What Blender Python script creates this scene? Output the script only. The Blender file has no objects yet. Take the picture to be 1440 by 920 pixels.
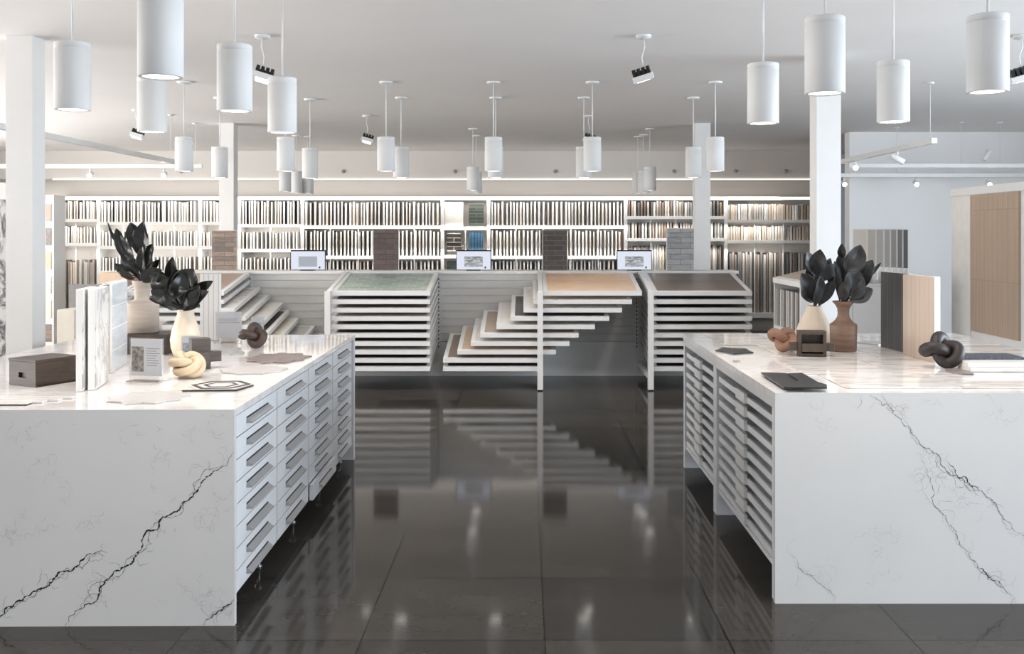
import bpy, bmesh, math, random
from mathutils import Vector, Matrix, Euler
random.seed(7)
PI = math.pi
SC = bpy.context.scene
COL = SC.collection

# ------------------------------------------------------------------ camera
F, CX, CY, EYE = 1400.0, 740.0, 329.0, 1.65        # focal length in pixels of a 1440 x 920 frame, principal lines, eye height
cam_d = bpy.data.cameras.new('camera'); cam = bpy.data.objects.new('camera', cam_d); COL.objects.link(cam)
cam.location = (0, 0, EYE); cam.rotation_euler = (PI/2, 0, 0)
cam_d.sensor_width = 36.0; cam_d.lens = 36.0*F/1440.0
cam_d.shift_x = -(CX-720)/1440.0; cam_d.shift_y = -(460-CY)/1440.0
cam_d.clip_end = 100
SC.camera = cam

# ------------------------------------------------------------------ world, exposure
SC.view_settings.view_transform = 'Standard'; SC.view_settings.look = 'None'
SC.view_settings.gamma = 1.0; SC.view_settings.use_curve_mapping = False
SC.view_settings.exposure = 0.0
w = bpy.data.worlds.new('sky'); SC.world = w; w.use_nodes = True
w.node_tree.nodes['Background'].inputs[0].default_value = (0.80, 0.88, 1.0, 1)
w.node_tree.nodes['Background'].inputs[1].default_value = 0.2
SC.cycles.max_bounces = 8; SC.cycles.diffuse_bounces = 5; SC.cycles.glossy_bounces = 4
SC.cycles.sample_clamp_indirect = 6.0
SC.cycles.use_denoising = True

def area(name, loc, rot, sx, sy, energy, color):
    d = bpy.data.lights.new(name, 'AREA'); d.shape = 'RECTANGLE'; d.size = sx; d.size_y = sy
    d.energy = energy; d.color = color
    o = bpy.data.objects.new(name, d); COL.objects.link(o); o.location = loc; o.rotation_euler = rot
    return o
# daylight from windows along the right wall; front and left lamps are added fill
area('added_front_fill', (0.5, -4.3, 1.3), (math.radians(90+45), 0, 0), 13.0, 2.6, 165, (0.97, 0.97, 1.0))  # added lamp behind the camera, tilted up to brighten the ceiling
area('daylight_right', (8.3, 3.4, 1.6), (math.radians(90+3), 0, PI/2), 9.0, 2.4, 1050, (0.80, 0.90, 1.0))
area('added_left_fill', (-9.3, 7.2, 1.5), (math.radians(90+38), 0, -PI/2), 12.0, 2.4, 1150, (1.0, 0.975, 0.95))  # added lamp outside a made-up left opening, brightens the ceiling
# light strips of the back shelving (they sit on the soffit and under the shelves)
area('soffit_strip_light', (-2.0, 16.62, 2.53), (math.radians(-8), 0, 0), 12.5, 0.06, 7, (1.0, 0.93, 0.85))
area('top_shelf_strip_light', (-2.0, 16.52, 2.235), (math.radians(35), 0, 0), 12.5, 0.04, 46, (1.0, 0.94, 0.87))
area('middle_shelf_strip_light', (-2.0, 16.53, 1.765), (math.radians(35), 0, 0), 12.5, 0.04, 31, (1.0, 0.94, 0.87))

area('lower_shelf_strip_light', (-2.0, 16.53, 1.37), (math.radians(30), 0, 0), 12.5, 0.04, 26, (1.0, 0.95, 0.90))

# ------------------------------------------------------------------ materials
def new_mat(name):
    m = bpy.data.materials.new(name); m.use_nodes = True
    return m, m.node_tree, m.node_tree.nodes['Principled BSDF']
def lin(c):
    return tuple(((v/255)/12.92 if v/255 <= 0.04045 else ((v/255+0.055)/1.055)**2.4) for v in c)
def obj_noise(nt, scale, detail=3, stretch=(1, 1, 1), rough=0.55):
    tc = nt.nodes.new('ShaderNodeTexCoord'); mp = nt.nodes.new('ShaderNodeMapping')
    mp.inputs['Scale'].default_value = stretch
    nz = nt.nodes.new('ShaderNodeTexNoise'); nz.inputs['Scale'].default_value = scale
    nz.inputs['Detail'].default_value = detail; nz.inputs['Roughness'].default_value = rough
    nt.links.new(tc.outputs['Object'], mp.inputs['Vector']); nt.links.new(mp.outputs[0], nz.inputs['Vector'])
    return nz
def mat(name, rgb, rough=0.5, metal=0.0, var=0.06, scale=8, stretch=(1, 1, 1), bump=0.0, rgb2=None, spec=0.5):
    m, nt, b = new_mat(name)
    c = lin(rgb); c2 = lin(rgb2) if rgb2 else tuple(max(0, v*(1-var)) for v in c)
    nz = obj_noise(nt, scale, 4, stretch)
    rp = nt.nodes.new('ShaderNodeValToRGB')
    rp.color_ramp.elements[0].position = 0.35; rp.color_ramp.elements[1].position = 0.65
    rp.color_ramp.elements[0].color = (*c2, 1); rp.color_ramp.elements[1].color = (*c, 1)
    nt.links.new(nz.outputs['Fac'], rp.inputs[0]); nt.links.new(rp.outputs[0], b.inputs['Base Color'])
    b.inputs['Roughness'].default_value = rough; b.inputs['Metallic'].default_value = metal
    b.inputs['Specular IOR Level'].default_value = spec
    if bump:
        bp = nt.nodes.new('ShaderNodeBump'); bp.inputs['Strength'].default_value = bump; bp.inputs['Distance'].default_value = 0.01
        nt.links.new(nz.outputs['Fac'], bp.inputs['Height']); nt.links.new(bp.outputs[0], b.inputs['Normal'])
    return m
def emit(name, rgb, strength):
    m, nt, b = new_mat(name)
    b.inputs['Base Color'].default_value = (*lin(rgb), 1)
    b.inputs['Emission Color'].default_value = (*lin(rgb), 1); b.inputs['Emission Strength'].default_value = strength
    return m
def tiles(name, rgb, rgb2, mortar, w_, h_, gap=0.003, plane='XZ', offset=0.5, rough=0.45, streak=6, amt=0.45, along=0):
    """Brick-texture tiles in object space on the given plane."""
    m, nt, b = new_mat(name)
    tc = nt.nodes.new('ShaderNodeTexCoord'); sp = nt.nodes.new('ShaderNodeSeparateXYZ'); cb = nt.nodes.new('ShaderNodeCombineXYZ')
    nt.links.new(tc.outputs['Object'], sp.inputs[0])
    nt.links.new(sp.outputs['XYZ'.index(plane[0])], cb.inputs[0]); nt.links.new(sp.outputs['XYZ'.index(plane[1])], cb.inputs[1])
    br = nt.nodes.new('ShaderNodeTexBrick'); br.offset = offset
    br.inputs['Scale'].default_value = 1.0; br.inputs['Brick Width'].default_value = w_; br.inputs['Row Height'].default_value = h_
    br.inputs['Mortar Size'].default_value = gap; br.inputs['Color1'].default_value = (*lin(rgb), 1)
    br.inputs['Color2'].default_value = (*lin(rgb2), 1); br.inputs['Mortar'].default_value = (*lin(mortar), 1)
    nt.links.new(cb.outputs[0], br.inputs['Vector'])
    nz = nt.nodes.new('ShaderNodeTexNoise'); nz.inputs['Scale'].default_value = streak; nz.inputs['Detail'].default_value = 5
    mp = nt.nodes.new('ShaderNodeMapping'); mp.inputs['Scale'].default_value = (1, 5, 1) if along == 0 else (5, 0.4, 1)
    nt.links.new(cb.outputs[0], mp.inputs[0]); nt.links.new(mp.outputs[0], nz.inputs['Vector'])
    mx = nt.nodes.new('ShaderNodeMixRGB'); mx.blend_type = 'OVERLAY'; mx.inputs[0].default_value = amt
    nt.links.new(br.outputs['Color'], mx.inputs[1]); nt.links.new(nz.outputs['Fac'], mx.inputs[2])
    nt.links.new(mx.outputs[0], b.inputs['Base Color']); b.inputs['Roughness'].default_value = rough
    return m
def streaks(name, base, vein, scale=3.0, stretch=(1, 6, 1), lo=0.5, hi=0.62, rough=0.25, dist=1.5):
    m, nt, b = new_mat(name)
    nz = obj_noise(nt, scale, 7, stretch, 0.6); nz.inputs['Distortion'].default_value = dist
    rp = nt.nodes.new('ShaderNodeValToRGB')
    e = rp.color_ramp.elements; e[0].position = lo; e[0].color = (*lin(base), 1); e[1].position = hi; e[1].color = (*lin(vein), 1)
    x = e.new(min(0.99, hi+0.1)); x.color = (*lin(base), 1)
    nt.links.new(nz.outputs['Fac'], rp.inputs[0]); nt.links.new(rp.outputs[0], b.inputs['Base Color'])
    b.inputs['Roughness'].default_value = rough
    return m

M = {}
M['paint'] = mat('white_paint', (226, 225, 223), 0.6, var=0.02)
M['ceil'] = mat('ceiling_paint', (243, 240, 238), 0.8, var=0.02, scale=1.5)
M['wall'] = mat('wall_paint', (242, 242, 242), 0.7, var=0.02, scale=1.5)
M['beigewall'] = mat('warm_wall_paint', (222, 217, 211), 0.7, var=0.02, scale=1.5)
M['quartz'] = mat('white_quartz', (226, 225, 223), 0.12, var=0.03, scale=2.5)
M['quartz_top'] = streaks('white_quartz_polished', (234, 231, 229), (222, 218, 216), 1.6, (1, 1, 1), 0.5, 0.515, 0.08, 1.5)
M['vein'] = mat('dark_vein', (58, 58, 60), 0.25, var=0.4, scale=30)
M['vein2'] = mat('grey_vein', (150, 150, 152), 0.25, var=0.2, scale=30)
M['vein3'] = mat('faint_vein', (190, 190, 190), 0.25, var=0.05, scale=30)
M['metal'] = mat('white_powder_coat', (224, 224, 223), 0.35, var=0.02)
M['cab'] = mat('cabinet_white', (226, 227, 229), 0.35, var=0.02)
M['greymetal'] = mat('brushed_aluminium', (172, 173, 175), 0.4, 0.35, 0.1, 40, (1, 12, 1))
M['darkslot'] = mat('dark_slot', (42, 42, 44), 0.5)
M['black'] = mat('black_plastic', (24, 24, 25), 0.45)
M['steel'] = mat('steel_leg', (170, 172, 175), 0.3, 0.9)
M['pend'] = mat('matte_white_lamp', (226, 226, 225), 0.65, var=0.02, spec=0.25)
M['slat'] = mat('grey_slat', (212, 212, 210), 0.4, var=0.04, scale=3)
M['lens'] = emit('lamp_lens', (255, 250, 244), 5.0)
M['spotlens'] = emit('spot_lens', (255, 250, 242), 30.0)
M['led'] = emit('led_strip', (255, 246, 234), 1.6)
M['leaf'] = mat('dried_dark_leaf', (26, 29, 27), 0.32, var=0.5, scale=18, bump=0.25)
M['leafg'] = mat('dried_charcoal_leaf', (62, 62, 63), 0.45, var=0.45, scale=18, bump=0.25)
M['stem'] = mat('dark_stem', (38, 34, 30), 0.6)
M['stoneware'] = mat('grey_stoneware', (196, 184, 172), 0.6, var=0.16, scale=5, stretch=(1, 1, 9), bump=0.15)
M['creamvase'] = mat('cream_ceramic', (232, 215, 192), 0.4, var=0.08, scale=7, bump=0.08)
M['brownvase'] = mat('brown_stoneware', (136, 108, 90), 0.5, var=0.35, scale=6, stretch=(1, 1, 7), bump=0.2)
M['crate'] = mat('dark_stained_wood', (74, 62, 54), 0.5, var=0.35, scale=5, stretch=(2, 2, 22))
M['beigeknot'] = mat('pale_wood', (219, 196, 165), 0.5, var=0.14, scale=14)
M['tanknot'] = mat('tan_wood', (160, 120, 96), 0.5, var=0.2, scale=14)
M['brownknot'] = mat('brown_wood', (84, 68, 60), 0.45, var=0.3, scale=14)
M['darkknot'] = mat('dark_walnut', (46, 38, 35), 0.5, var=0.3, scale=14)
M['greyblock'] = mat('grey_brown_wood', (92, 84, 78), 0.5, var=0.25, scale=6, stretch=(2, 2, 18))
M['bronzeblock'] = mat('bronze_brown_wood', (82, 68, 57), 0.4, var=0.35, scale=6, stretch=(18, 2, 2))
M['page'] = mat('paper', (238, 238, 240), 0.5, var=0.01)
M['ink'] = mat('grey_ink', (150, 150, 152), 0.6)
M['photo'] = mat('printed_photo', (196, 186, 176), 0.5, scale=45, rgb2=(92, 84, 82))
M['photo2'] = mat('printed_photo_blue', (200, 208, 216), 0.5, scale=45, rgb2=(120, 128, 138))
M['stoneblack'] = mat('black_slate', (44, 43, 44), 0.35, var=0.2, scale=20, bump=0.1)
M['bluestone'] = mat('split_face_blue_grey_stone', (92, 94, 102), 0.5, scale=60, stretch=(1, 1, 1), bump=0.9, rgb2=(48, 50, 58))
M['pur'] = streaks('purple_grey_marble', (150, 138, 134), (116, 104, 101), 9, (1, 3, 1), 0.42, 0.6, 0.4)
M['mosaicw'] = mat('pale_marble_mosaic', (226, 222, 219), 0.3, var=0.08, scale=16)
M['mosaicg'] = mat('grey_marble_mosaic', (208, 204, 202), 0.3, var=0.1, scale=16)
M['warm'] = streaks('warm_streaked_marble', (236, 231, 227), (206, 195, 187), 2.2, (1, 6, 1), 0.5, 0.58, 0.07, 1.4)
M['brick1'] = tiles('weathered_wood_tile', (152, 132, 119), (108, 99, 93), (80, 72, 68), 0.21, 0.055, 0.002, streak=9)
M['brick2'] = tiles('brown_brick_tile', (104, 90, 84), (86, 76, 72), (70, 62, 60), 0.17, 0.062, 0.003, streak=9)
M['brick3'] = tiles('charcoal_brick_tile', (84, 76, 73), (68, 62, 61), (104, 98, 95), 0.2, 0.058, 0.003, streak=9)
M['brick4'] = tiles('grey_ledger_stone', (168, 168, 168), (146, 147, 148), (104, 105, 106), 0.24, 0.064, 0.003, streak=9)
M['green'] = tiles('green_marble_chevron', (166, 180, 172), (128, 146, 138), (196, 204, 198), 0.17, 0.085, 0.004, 'XY', rough=0.3)
M['oak'] = tiles('honey_oak_plank', (228, 196, 164), (220, 186, 153), (208, 176, 145), 1.2, 0.2, 0.001, 'XY', rough=0.4)
M['umber'] = tiles('umber_wood_plank', (116, 103, 95), (100, 90, 84), (88, 78, 72), 1.2, 0.2, 0.001, 'XY', rough=0.35)
M['ribtan'] = tiles('ribbed_tan_tile', (182, 160, 139), (175, 153, 133), (160, 138, 118), 0.03, 0.62, 0.003, 'YZ', offset=0, rough=0.5, amt=0.12, along=1)
M['ribtanZ'] = tiles('fluted_tan_tile', (192, 174, 159), (186, 168, 153), (172, 154, 140), 0.05, 2.0, 0.002, 'YZ', offset=0, rough=0.5, amt=0.12, along=1)
M['ribdark'] = tiles('fluted_charcoal_tile', (50, 50, 52), (44, 44, 46), (92, 92, 94), 0.088, 2.0, 0.003, 'YZ', offset=0, rough=0.35, amt=0.12, along=1)
M['ribwhite'] = tiles('fluted_white_tile', (226, 224, 221), (222, 220, 217), (190, 188, 186), 0.034, 2.0, 0.003, 'XZ', offset=0, rough=0.35, amt=0.12, along=1)
M['gridw'] = tiles('white_square_tile', (214, 218, 222), (208, 213, 218), (240, 240, 240), 0.5, 0.118, 0.004, 'YZ', offset=0, rough=0.15)
M['swirl'] = streaks('black_white_swirl_stone', (206, 204, 202), (70, 70, 72), 4.5, (1, 1, 0.6), 0.44, 0.56, 0.3, 3.0)
M['marblew'] = streaks('white_marble_tile', (226, 223, 220), (176, 172, 170), 4, (1, 2, 1), 0.5, 0.56, 0.3, 1.8)

# face colours of the sample boards (name in the label -> material)
FACE = {'dark grey': (84, 82, 81), 'mid grey': (138, 136, 133), 'pale grey': (196, 194, 190), 'white': (230, 228, 225), 'beige': (206, 192, 174),
        'brown': (118, 98, 84), 'taupe': (158, 144, 132), 'black': (48, 46, 46), 'navy blue': (50, 62, 84), 'green grey': (112, 126, 120), 'rose': (190, 120, 116)}
for k, v in FACE.items():
    M['f_'+k] = mat(k.replace(' ', '_')+'_tile_face', v, 0.45, var=0.14, scale=22)
M['edge'] = mat('white_board_edge', (238, 236, 232), 0.5, var=0.02)
for k, v in {'cream': (222, 214, 200), 'offwhite': (232, 228, 222), 'charcoal': (84, 82, 81), 'taupe': (176, 158, 143), 'grey': (186, 184, 181), 'tan': (206, 180, 152), 'dtaupe': (142, 124, 110), 'dark': (58, 54, 52)}.items():
    M['t_'+k] = mat(k+'_tile', v, 0.35, var=0.07, scale=9)
M['acrylic'] = new_mat('clear_acrylic')[0]
_b = M['acrylic'].node_tree.nodes['Principled BSDF']
_b.inputs['Transmission Weight'].default_value = 1.0; _b.inputs['Roughness'].default_value = 0.02; _b.inputs['IOR'].default_value = 1.2
_b.inputs['Base Color'].default_value = (0.98, 0.98, 0.98, 1)

def floor_material():
    m, nt, b = new_mat('dark_polished_floor_tile')
    tc = nt.nodes.new('ShaderNodeTexCoord'); mp = nt.nodes.new('ShaderNodeMapping')
    mp.inputs['Location'].default_value = (0.67, -4.77+0.73*8, 0)
    nt.links.new(tc.outputs['Object'], mp.inputs[0])
    br = nt.nodes.new('ShaderNodeTexBrick'); br.offset = 0.0
    br.inputs['Scale'].default_value = 1; br.inputs['Brick Width'].default_value = 0.745; br.inputs['Row Height'].default_value = 0.73
    br.inputs['Mortar Size'].default_value = 0.0035; br.inputs['Mortar Smooth'].default_value = 0.1
    br.inputs['Color1'].default_value = (*lin((66, 62, 58)), 1); br.inputs['Color2'].default_value = (*lin((50, 48, 46)), 1)
    br.inputs['Mortar'].default_value = (*lin((14, 13, 13)), 1)
    nt.links.new(mp.outputs[0], br.inputs['Vector'])
    nz = obj_noise(nt, 1.6, 8, (1, 2.2, 1), 0.65)
    mx = nt.nodes.new('ShaderNodeMixRGB'); mx.blend_type = 'OVERLAY'; mx.inputs[0].default_value = 0.55
    nt.links.new(br.outputs['Color'], mx.inputs[1]); nt.links.new(nz.outputs['Fac'], mx.inputs[2])
    nt.links.new(mx.outputs[0], b.inputs['Base Color'])
    n2 = obj_noise(nt, 2.0, 3, (1, 3, 1), 0.5)
    mr = nt.nodes.new('ShaderNodeMapRange'); mr.inputs['To Min'].default_value = 0.03; mr.inputs['To Max'].default_value = 0.12
    nt.links.new(n2.outputs['Fac'], mr.inputs[0]); nt.links.new(mr.outputs[0], b.inputs['Roughness'])
    b.inputs['Specular IOR Level'].default_value = 0.20
    return m
M['floor'] = floor_material()

# ------------------------------------------------------------------ mesh helpers
class MB:
    """Collects shapes (vertices, faces, material index per face) for ONE mesh."""
    def __init__(s): s.v, s.f, s.m, s.sm = [], [], [], []
    def add(s, vs, fs, mi=0, smooth=False):
        o = len(s.v); s.v += [tuple(v) for v in vs]
        for f in fs: s.f.append([o+i for i in f]); s.m.append(mi); s.sm.append(smooth)
    def box(s, x0, x1, y0, y1, z0, z1, mi=0, side=None):
        """side: material index for the +-X faces."""
        if x0 > x1: x0, x1 = x1, x0
        if y0 > y1: y0, y1 = y1, y0
        if z0 > z1: z0, z1 = z1, z0
        vs = [(x0,y0,z0),(x1,y0,z0),(x1,y1,z0),(x0,y1,z0),(x0,y0,z1),(x1,y0,z1),(x1,y1,z1),(x0,y1,z1)]
        s.add(vs, [(0,3,2,1),(4,5,6,7),(0,1,5,4),(2,3,7,6)], mi)
        s.add(vs, [(1,2,6,5),(3,0,4,7)], mi if side is None else side)
        return s
    def obox(s, c, size, rot=(0,0,0), mi=0):
        R = Euler(rot).to_matrix(); h = Vector(size)/2; vs = []
        for z in (-1,1):
            for x, y in ((-1,-1),(1,-1),(1,1),(-1,1)):
                vs.append(Vector(c)+R@Vector((x*h.x, y*h.y, z*h.z)))
        s.add(vs, [(0,3,2,1),(4,5,6,7),(0,1,5,4),(1,2,6,5),(2,3,7,6),(3,0,4,7)], mi); return s
    def prism(s, pts, z0, z1, mi=0):
        """Extrude an xy outline (counter-clockwise) from z0 to z1."""
        n = len(pts); vs = [(x,y,z0) for x,y in pts]+[(x,y,z1) for x,y in pts]
        s.add(vs, [tuple(reversed(range(n))), tuple(range(n,2*n))]+[(i,(i+1)%n,n+(i+1)%n,n+i) for i in range(n)], mi); return s
    def xprism(s, pts, y0, y1, mi=0):
        """Extrude an xz outline along y."""
        n = len(pts); vs = [(x,y0,z) for x,z in pts]+[(x,y1,z) for x,z in pts]
        s.add(vs, [tuple(range(n)), tuple(reversed(range(n,2*n)))]+[((i+1)%n,i,n+i,n+(i+1)%n) for i in range(n)], mi); return s
    def lathe(s, prof, n=32, c=(0,0,0), mi=0, smooth=True):
        vs, fs = [], []
        for r, z in prof:
            for k in range(n):
                a = 2*PI*k/n; vs.append((c[0]+r*math.cos(a), c[1]+r*math.sin(a), c[2]+z))
        for j in range(len(prof)-1):
            for k in range(n):
                fs.append((j*n+k, j*n+(k+1)%n, (j+1)*n+(k+1)%n, (j+1)*n+k))
        s.add(vs, fs, mi, smooth)
        return s
    def tube(s, pts, r, n=8, closed=False, mi=0, cap=True):
        pts = [Vector(p) for p in pts]; N = len(pts); vs, fs = [], []
        rr = r if isinstance(r, (list, tuple)) else [r]*N
        up = Vector((0.31, 0.2, 0.93)); prev = None
        for i, p in enumerate(pts):
            a = pts[(i-1) % N] if (closed or i > 0) else p; b = pts[(i+1) % N] if (closed or i < N-1) else p
            t = (b-a).normalized()
            u = (prev if prev is not None else up); u = u-t*u.dot(t)
            if u.length < 1e-4: u = Vector((1,0,0))-t*t.x
            u.normalize(); prev = u; v = t.cross(u)
            for k in range(n):
                an = 2*PI*k/n; vs.append(p+(u*math.cos(an)+v*math.sin(an))*rr[i])
        if closed:      # undo the accumulated twist at the seam by choosing the best matching start
            best = min(range(n), key=lambda q: (vs[(N-1)*n]-vs[q]).length)
        for i in range(N if closed else N-1):
            j = (i+1) % N; off = best if (closed and j == 0) else 0
            for k in range(n):
                fs.append((i*n+k, i*n+(k+1)%n, j*n+(k+1+off)%n, j*n+(k+off)%n))
        if not closed and cap:
            fs.append(tuple(reversed(range(n)))); fs.append(tuple((N-1)*n+k for k in range(n)))
        s.add(vs, fs, mi, True); return s
    def xform(s, mtx):
        s.v = [tuple(mtx@Vector(v)) for v in s.v]; return s
    def mesh(s, name, mats):
        me = bpy.data.meshes.new(name); me.from_pydata(s.v, [], s.f)
        for m_ in mats: me.materials.append(m_)
        me.polygons.foreach_set('material_index', s.m); me.polygons.foreach_set('use_smooth', s.sm)
        me.update(); return me
def obj(name, mb, mats, parent=None, loc=(0,0,0), rot=(0,0,0), bevel=0):
    if not isinstance(mats, (list, tuple)): mats = [mats]
    o = bpy.data.objects.new(name, mb.mesh(name, mats)); COL.objects.link(o)
    o.location = loc; o.rotation_euler = rot
    if parent: o.parent = parent
    if bevel:
        b = o.modifiers.new('bevel', 'BEVEL'); b.width = bevel; b.segments = 2; b.limit_method = 'ANGLE'
    return o
def tag(o, label, cat, group=None):
    o['label'] = label; o['category'] = cat
    if group: o['group'] = group
    return o
def thing(name, label, cat, loc=(0,0,0), rot=(0,0,0), group=None):
    o = bpy.data.objects.new(name, None); COL.objects.link(o); o.location = loc; o.rotation_euler = rot
    o.empty_display_size = 0.1
    return tag(o, label, cat, group)
def struct(name, mb, mats, bevel=0):
    o = obj(name, mb, mats, bevel=bevel); o['kind'] = 'structure'; return o
def copy_tree(o, parent=None):
    c = o.copy(); COL.objects.link(c)
    if parent: c.parent = parent
    for ch in list(o.children): copy_tree(ch, c)
    return c
def X_at(px, Y): return (px-CX)*Y/F
def Z_at(py, Y): return EYE-(py-CY)*Y/F
def Y_on(py, Z): return (EYE-Z)*F/(py-CY)
def on(px, py, Z):
    Y = Y_on(py, Z); return X_at(px, Y), Y

# ------------------------------------------------------------------ the room
CEIL = 3.02
struct('floor', MB().box(-9, 8.5, -4.2, 17.2, -0.1, 0), M['floor'])
struct('ceiling', MB().box(-9, 8.5, -4.2, 17.2, CEIL, CEIL+0.15), M['ceil'])
struct('wall_back', MB().box(-9, 5.2, 16.98, 17.2, 0, CEIL), M['beigewall'])
struct('wall_left', MB().box(-9.2, -9, -4.2, 17.2, 0, 0.35).box(-9.2, -9, -4.2, 17.2, 2.9, CEIL).box(-9.2, -9, 13.2, 17.2, 0.35, 2.9).box(-9.2, -9, -4.2, 1.2, 0.35, 2.9), M['wall'])  # the opening is made up, to let the added left lamp in
wb = MB()      # the right part of the far wall stands forward of the shelving
wb.box(4.35, 8.5, 13.4, 13.6, 0, CEIL)
struct('wall_far_right', wb, M['wall'])
wr = MB(); wr.box(8.0, 8.2, -4.2, 13.4, 0, 0.35).box(8.0, 8.2, -4.2, 13.4, 2.9, CEIL).box(8.0, 8.2, 7.9, 13.4, 0.35, 2.9).box(8.0, 8.2, -4.2, -1.1, 0.35, 2.9)
struct('wall_right', wr, M['wall'])
wf = MB(); wf.box(-6.2, 7.2, -4.1, -4.02, 0.2, 0.28)
for i in range(7): wf.box(-6.2+i*2.22, -6.12+i*2.22, -4.1, -4.02, 0.28, 2.98)
struct('added_front_window', wf, M['greymetal'])  # unseen frame, added in front of the fill lamp behind the camera
for nm, xw, y0, y1 in (('window_2', 8.08, -1.1, 7.9), ('added_left_window', -9.12, 1.2, 13.2)):  # the left frame is made up, it belongs to the added left lamp
    wf = MB(); wf.box(xw-0.03, xw+0.03, y0, y1, 0.35, 0.42).box(xw-0.03, xw+0.03, y0, y1, 2.84, 2.9)
    for i in range(7): yy = y0+(y1-y0-0.06)*i/6; wf.box(xw-0.03, xw+0.03, yy, yy+0.06, 0.421, 2.839)
    struct(nm, wf, M['greymetal'])
# soffit over the shelving with a light strip along its lower edge
so = MB(); so.box(-9, 5.2, 16.42, 16.98, 2.555, CEIL)
struct('trim_1', so, M['beigewall'])
st = MB(); st.box(-7.8, 5.1, 16.40, 16.425, 2.54, 2.556)
struct('trim_2', st, M['led'])
# columns
def column(px0, Yc, wd):
    x0 = X_at(px0, Yc)
    mb = MB().box(x0, x0+wd, Yc, Yc+wd, 0, CEIL)
    return struct('column', mb, M['paint'], 0.004)
column(8, 6.87, 0.183)
column(1148.5, 7.6, 0.185)
column(308, 12.3, 0.18)
column(977.5, 12.3, 0.19)
# sprinkler heads on the soffit
for i, (px, lab) in enumerate([(255, 'behind the left track light'), (483, 'left of the pendant rows'), (640, 'above the tile panel bay'), (781, 'left of the paired pendants'), (948, 'beside the three stacked pendants'), (1034, 'right of the far right column'), (1104, 'beside the tall right column')]):
    Y = 16.42; c = (X_at(px, Y), Y, Z_at(241, Y))
    r_ = MB().lathe([(0.001, 0), (0.03, 0), (0.032, 0.012), (0.018, 0.03), (0.016, 0.05), (0.001, 0.055)], 14)
    r_.xform(Matrix.Rotation(PI/2, 4, 'X'))
    t = obj('sprinkler_head', r_, M['greymetal'], loc=c)
    tag(t, 'small grey sprinkler on the soffit ' + lab, 'sprinkler', 'soffit sprinklers')

# ------------------------------------------------------------------ marble veins
def fractal(pts, it, jit, rnd):
    pts = [Vector(p) for p in pts]
    for _ in range(it):
        out = [pts[0]]
        for a, b in zip(pts, pts[1:]):
            d = b-a; n = Vector((-d.y, d.x)); out.append((a+b)/2+n*rnd.uniform(-jit, jit)); out.append(b)
        pts = out
    return pts
def ribbon(mb, pts, width, y, mi, rnd, lim):
    """A thin jagged vein lying on the front face, kept inside lim = (x0, x1, z0, z1)."""
    n = len(pts); L, R = [], []
    for i, p in enumerate(pts):
        a = pts[max(0, i-1)]; b = pts[min(n-1, i+1)]; d = (b-a); d = d.normalized() if d.length > 1e-9 else Vector((1, 0))
        nn = Vector((-d.y, d.x)); end = min(1, 4*i/n, 4*(n-1-i)/n+0.05)
        wv = width*rnd.uniform(0.25, 1.25)*max(0.2, end)
        L.append(p+nn*wv/2); R.append(p-nn*wv/2)
    cl = lambda q: (min(max(q.x, lim[0]), lim[1]), y, min(max(q.y, lim[2]), lim[3]))
    vs = [cl(q) for q in L]+[cl(q) for q in R]
    mb.add(vs, [(i, n+i, n+i+1, i+1) for i in range(n-1)], mi)
def crack(mb, pxs, Yp, ox, oy, width, mi, rnd, lim, branches=3, it=4, jit=0.22, twin=True):
    pts = [Vector((X_at(px, Yp)-ox, Z_at(py, Yp))) for px, py in pxs]
    fp = fractal(pts, it, jit, rnd); ribbon(mb, fp, width, oy, mi, rnd, lim)
    if twin:          # a second, thinner line that runs alongside and meets it
        off = [p+Vector((rnd.uniform(-.02, .02), rnd.uniform(-.02, .02))) for p in pts]
        ribbon(mb, fractal(off, it, jit*1.3, rnd), width*0.32, oy-0.00012, mi, rnd, lim)
    for _ in range(branches):
        p = rnd.choice(fp); a = rnd.uniform(0, 2*PI); l = rnd.uniform(0.03, 0.10)
        q = p+Vector((math.cos(a), math.sin(a)))*l
        ribbon(mb, fractal([p, q], 3, 0.35, rnd), width*0.25, oy-0.00024, 2, rnd, lim)
def crackle(mb, x0, x1, y0, y1, Yp, ox, oy, n, rnd, lim, mi=3, wd=0.0016):
    for _ in range(n):
        p = Vector((X_at(rnd.uniform(x0, x1), Yp)-ox, Z_at(rnd.uniform(y0, y1), Yp)))
        for _b in range(rnd.randint(1, 3)):
            a = rnd.uniform(0, 2*PI); l = rnd.uniform(0.02, 0.085); q = p+Vector((math.cos(a), math.sin(a)*0.8))*l
            ribbon(mb, fractal([p, q], 3, 0.4, rnd), wd, oy, mi, rnd, lim)
            p = q

# ------------------------------------------------------------------ left island: worktop with waterfall end
LX, LY, LTH = -1.228, 4.19, 0.0096
LROT = (0, 0, LTH)
top = thing('marble_countertop', 'white veined marble worktop of the left island with waterfall front', 'countertop', (LX, LY, 0), LROT)
mb = MB().box(-1.92, 0, 0.031, 3.12, 0.88, 0.91)
obj('top_slab', mb, M['quartz_top'], top)
mb = MB().box(-1.92, 0, 0, 0.03, 0, 0.91)
rnd = random.Random(3); lim = (-1.9, -0.002, 0.003, 0.905); vy = -0.0004
mainv = [(330,636),(318,655),(300,663),(282,680),(262,705),(245,720),(222,745),(195,775),(175,797),(150,815),(140,835),(120,850),(100,865),(92,880)]
crack(mb, mainv, LY, LX, vy, 0.0075, 1, rnd, lim, 16)
crack(mb, [(152,777),(135,777),(110,795),(80,810),(55,828),(25,845),(0,868),(-30,890)], LY, LX, vy, 0.0075, 1, rnd, lim, 12)
crack(mb, [(330,842),(316,853),(305,862),(286,880)], LY, LX, vy, 0.006, 1, rnd, lim, 6)
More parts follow.
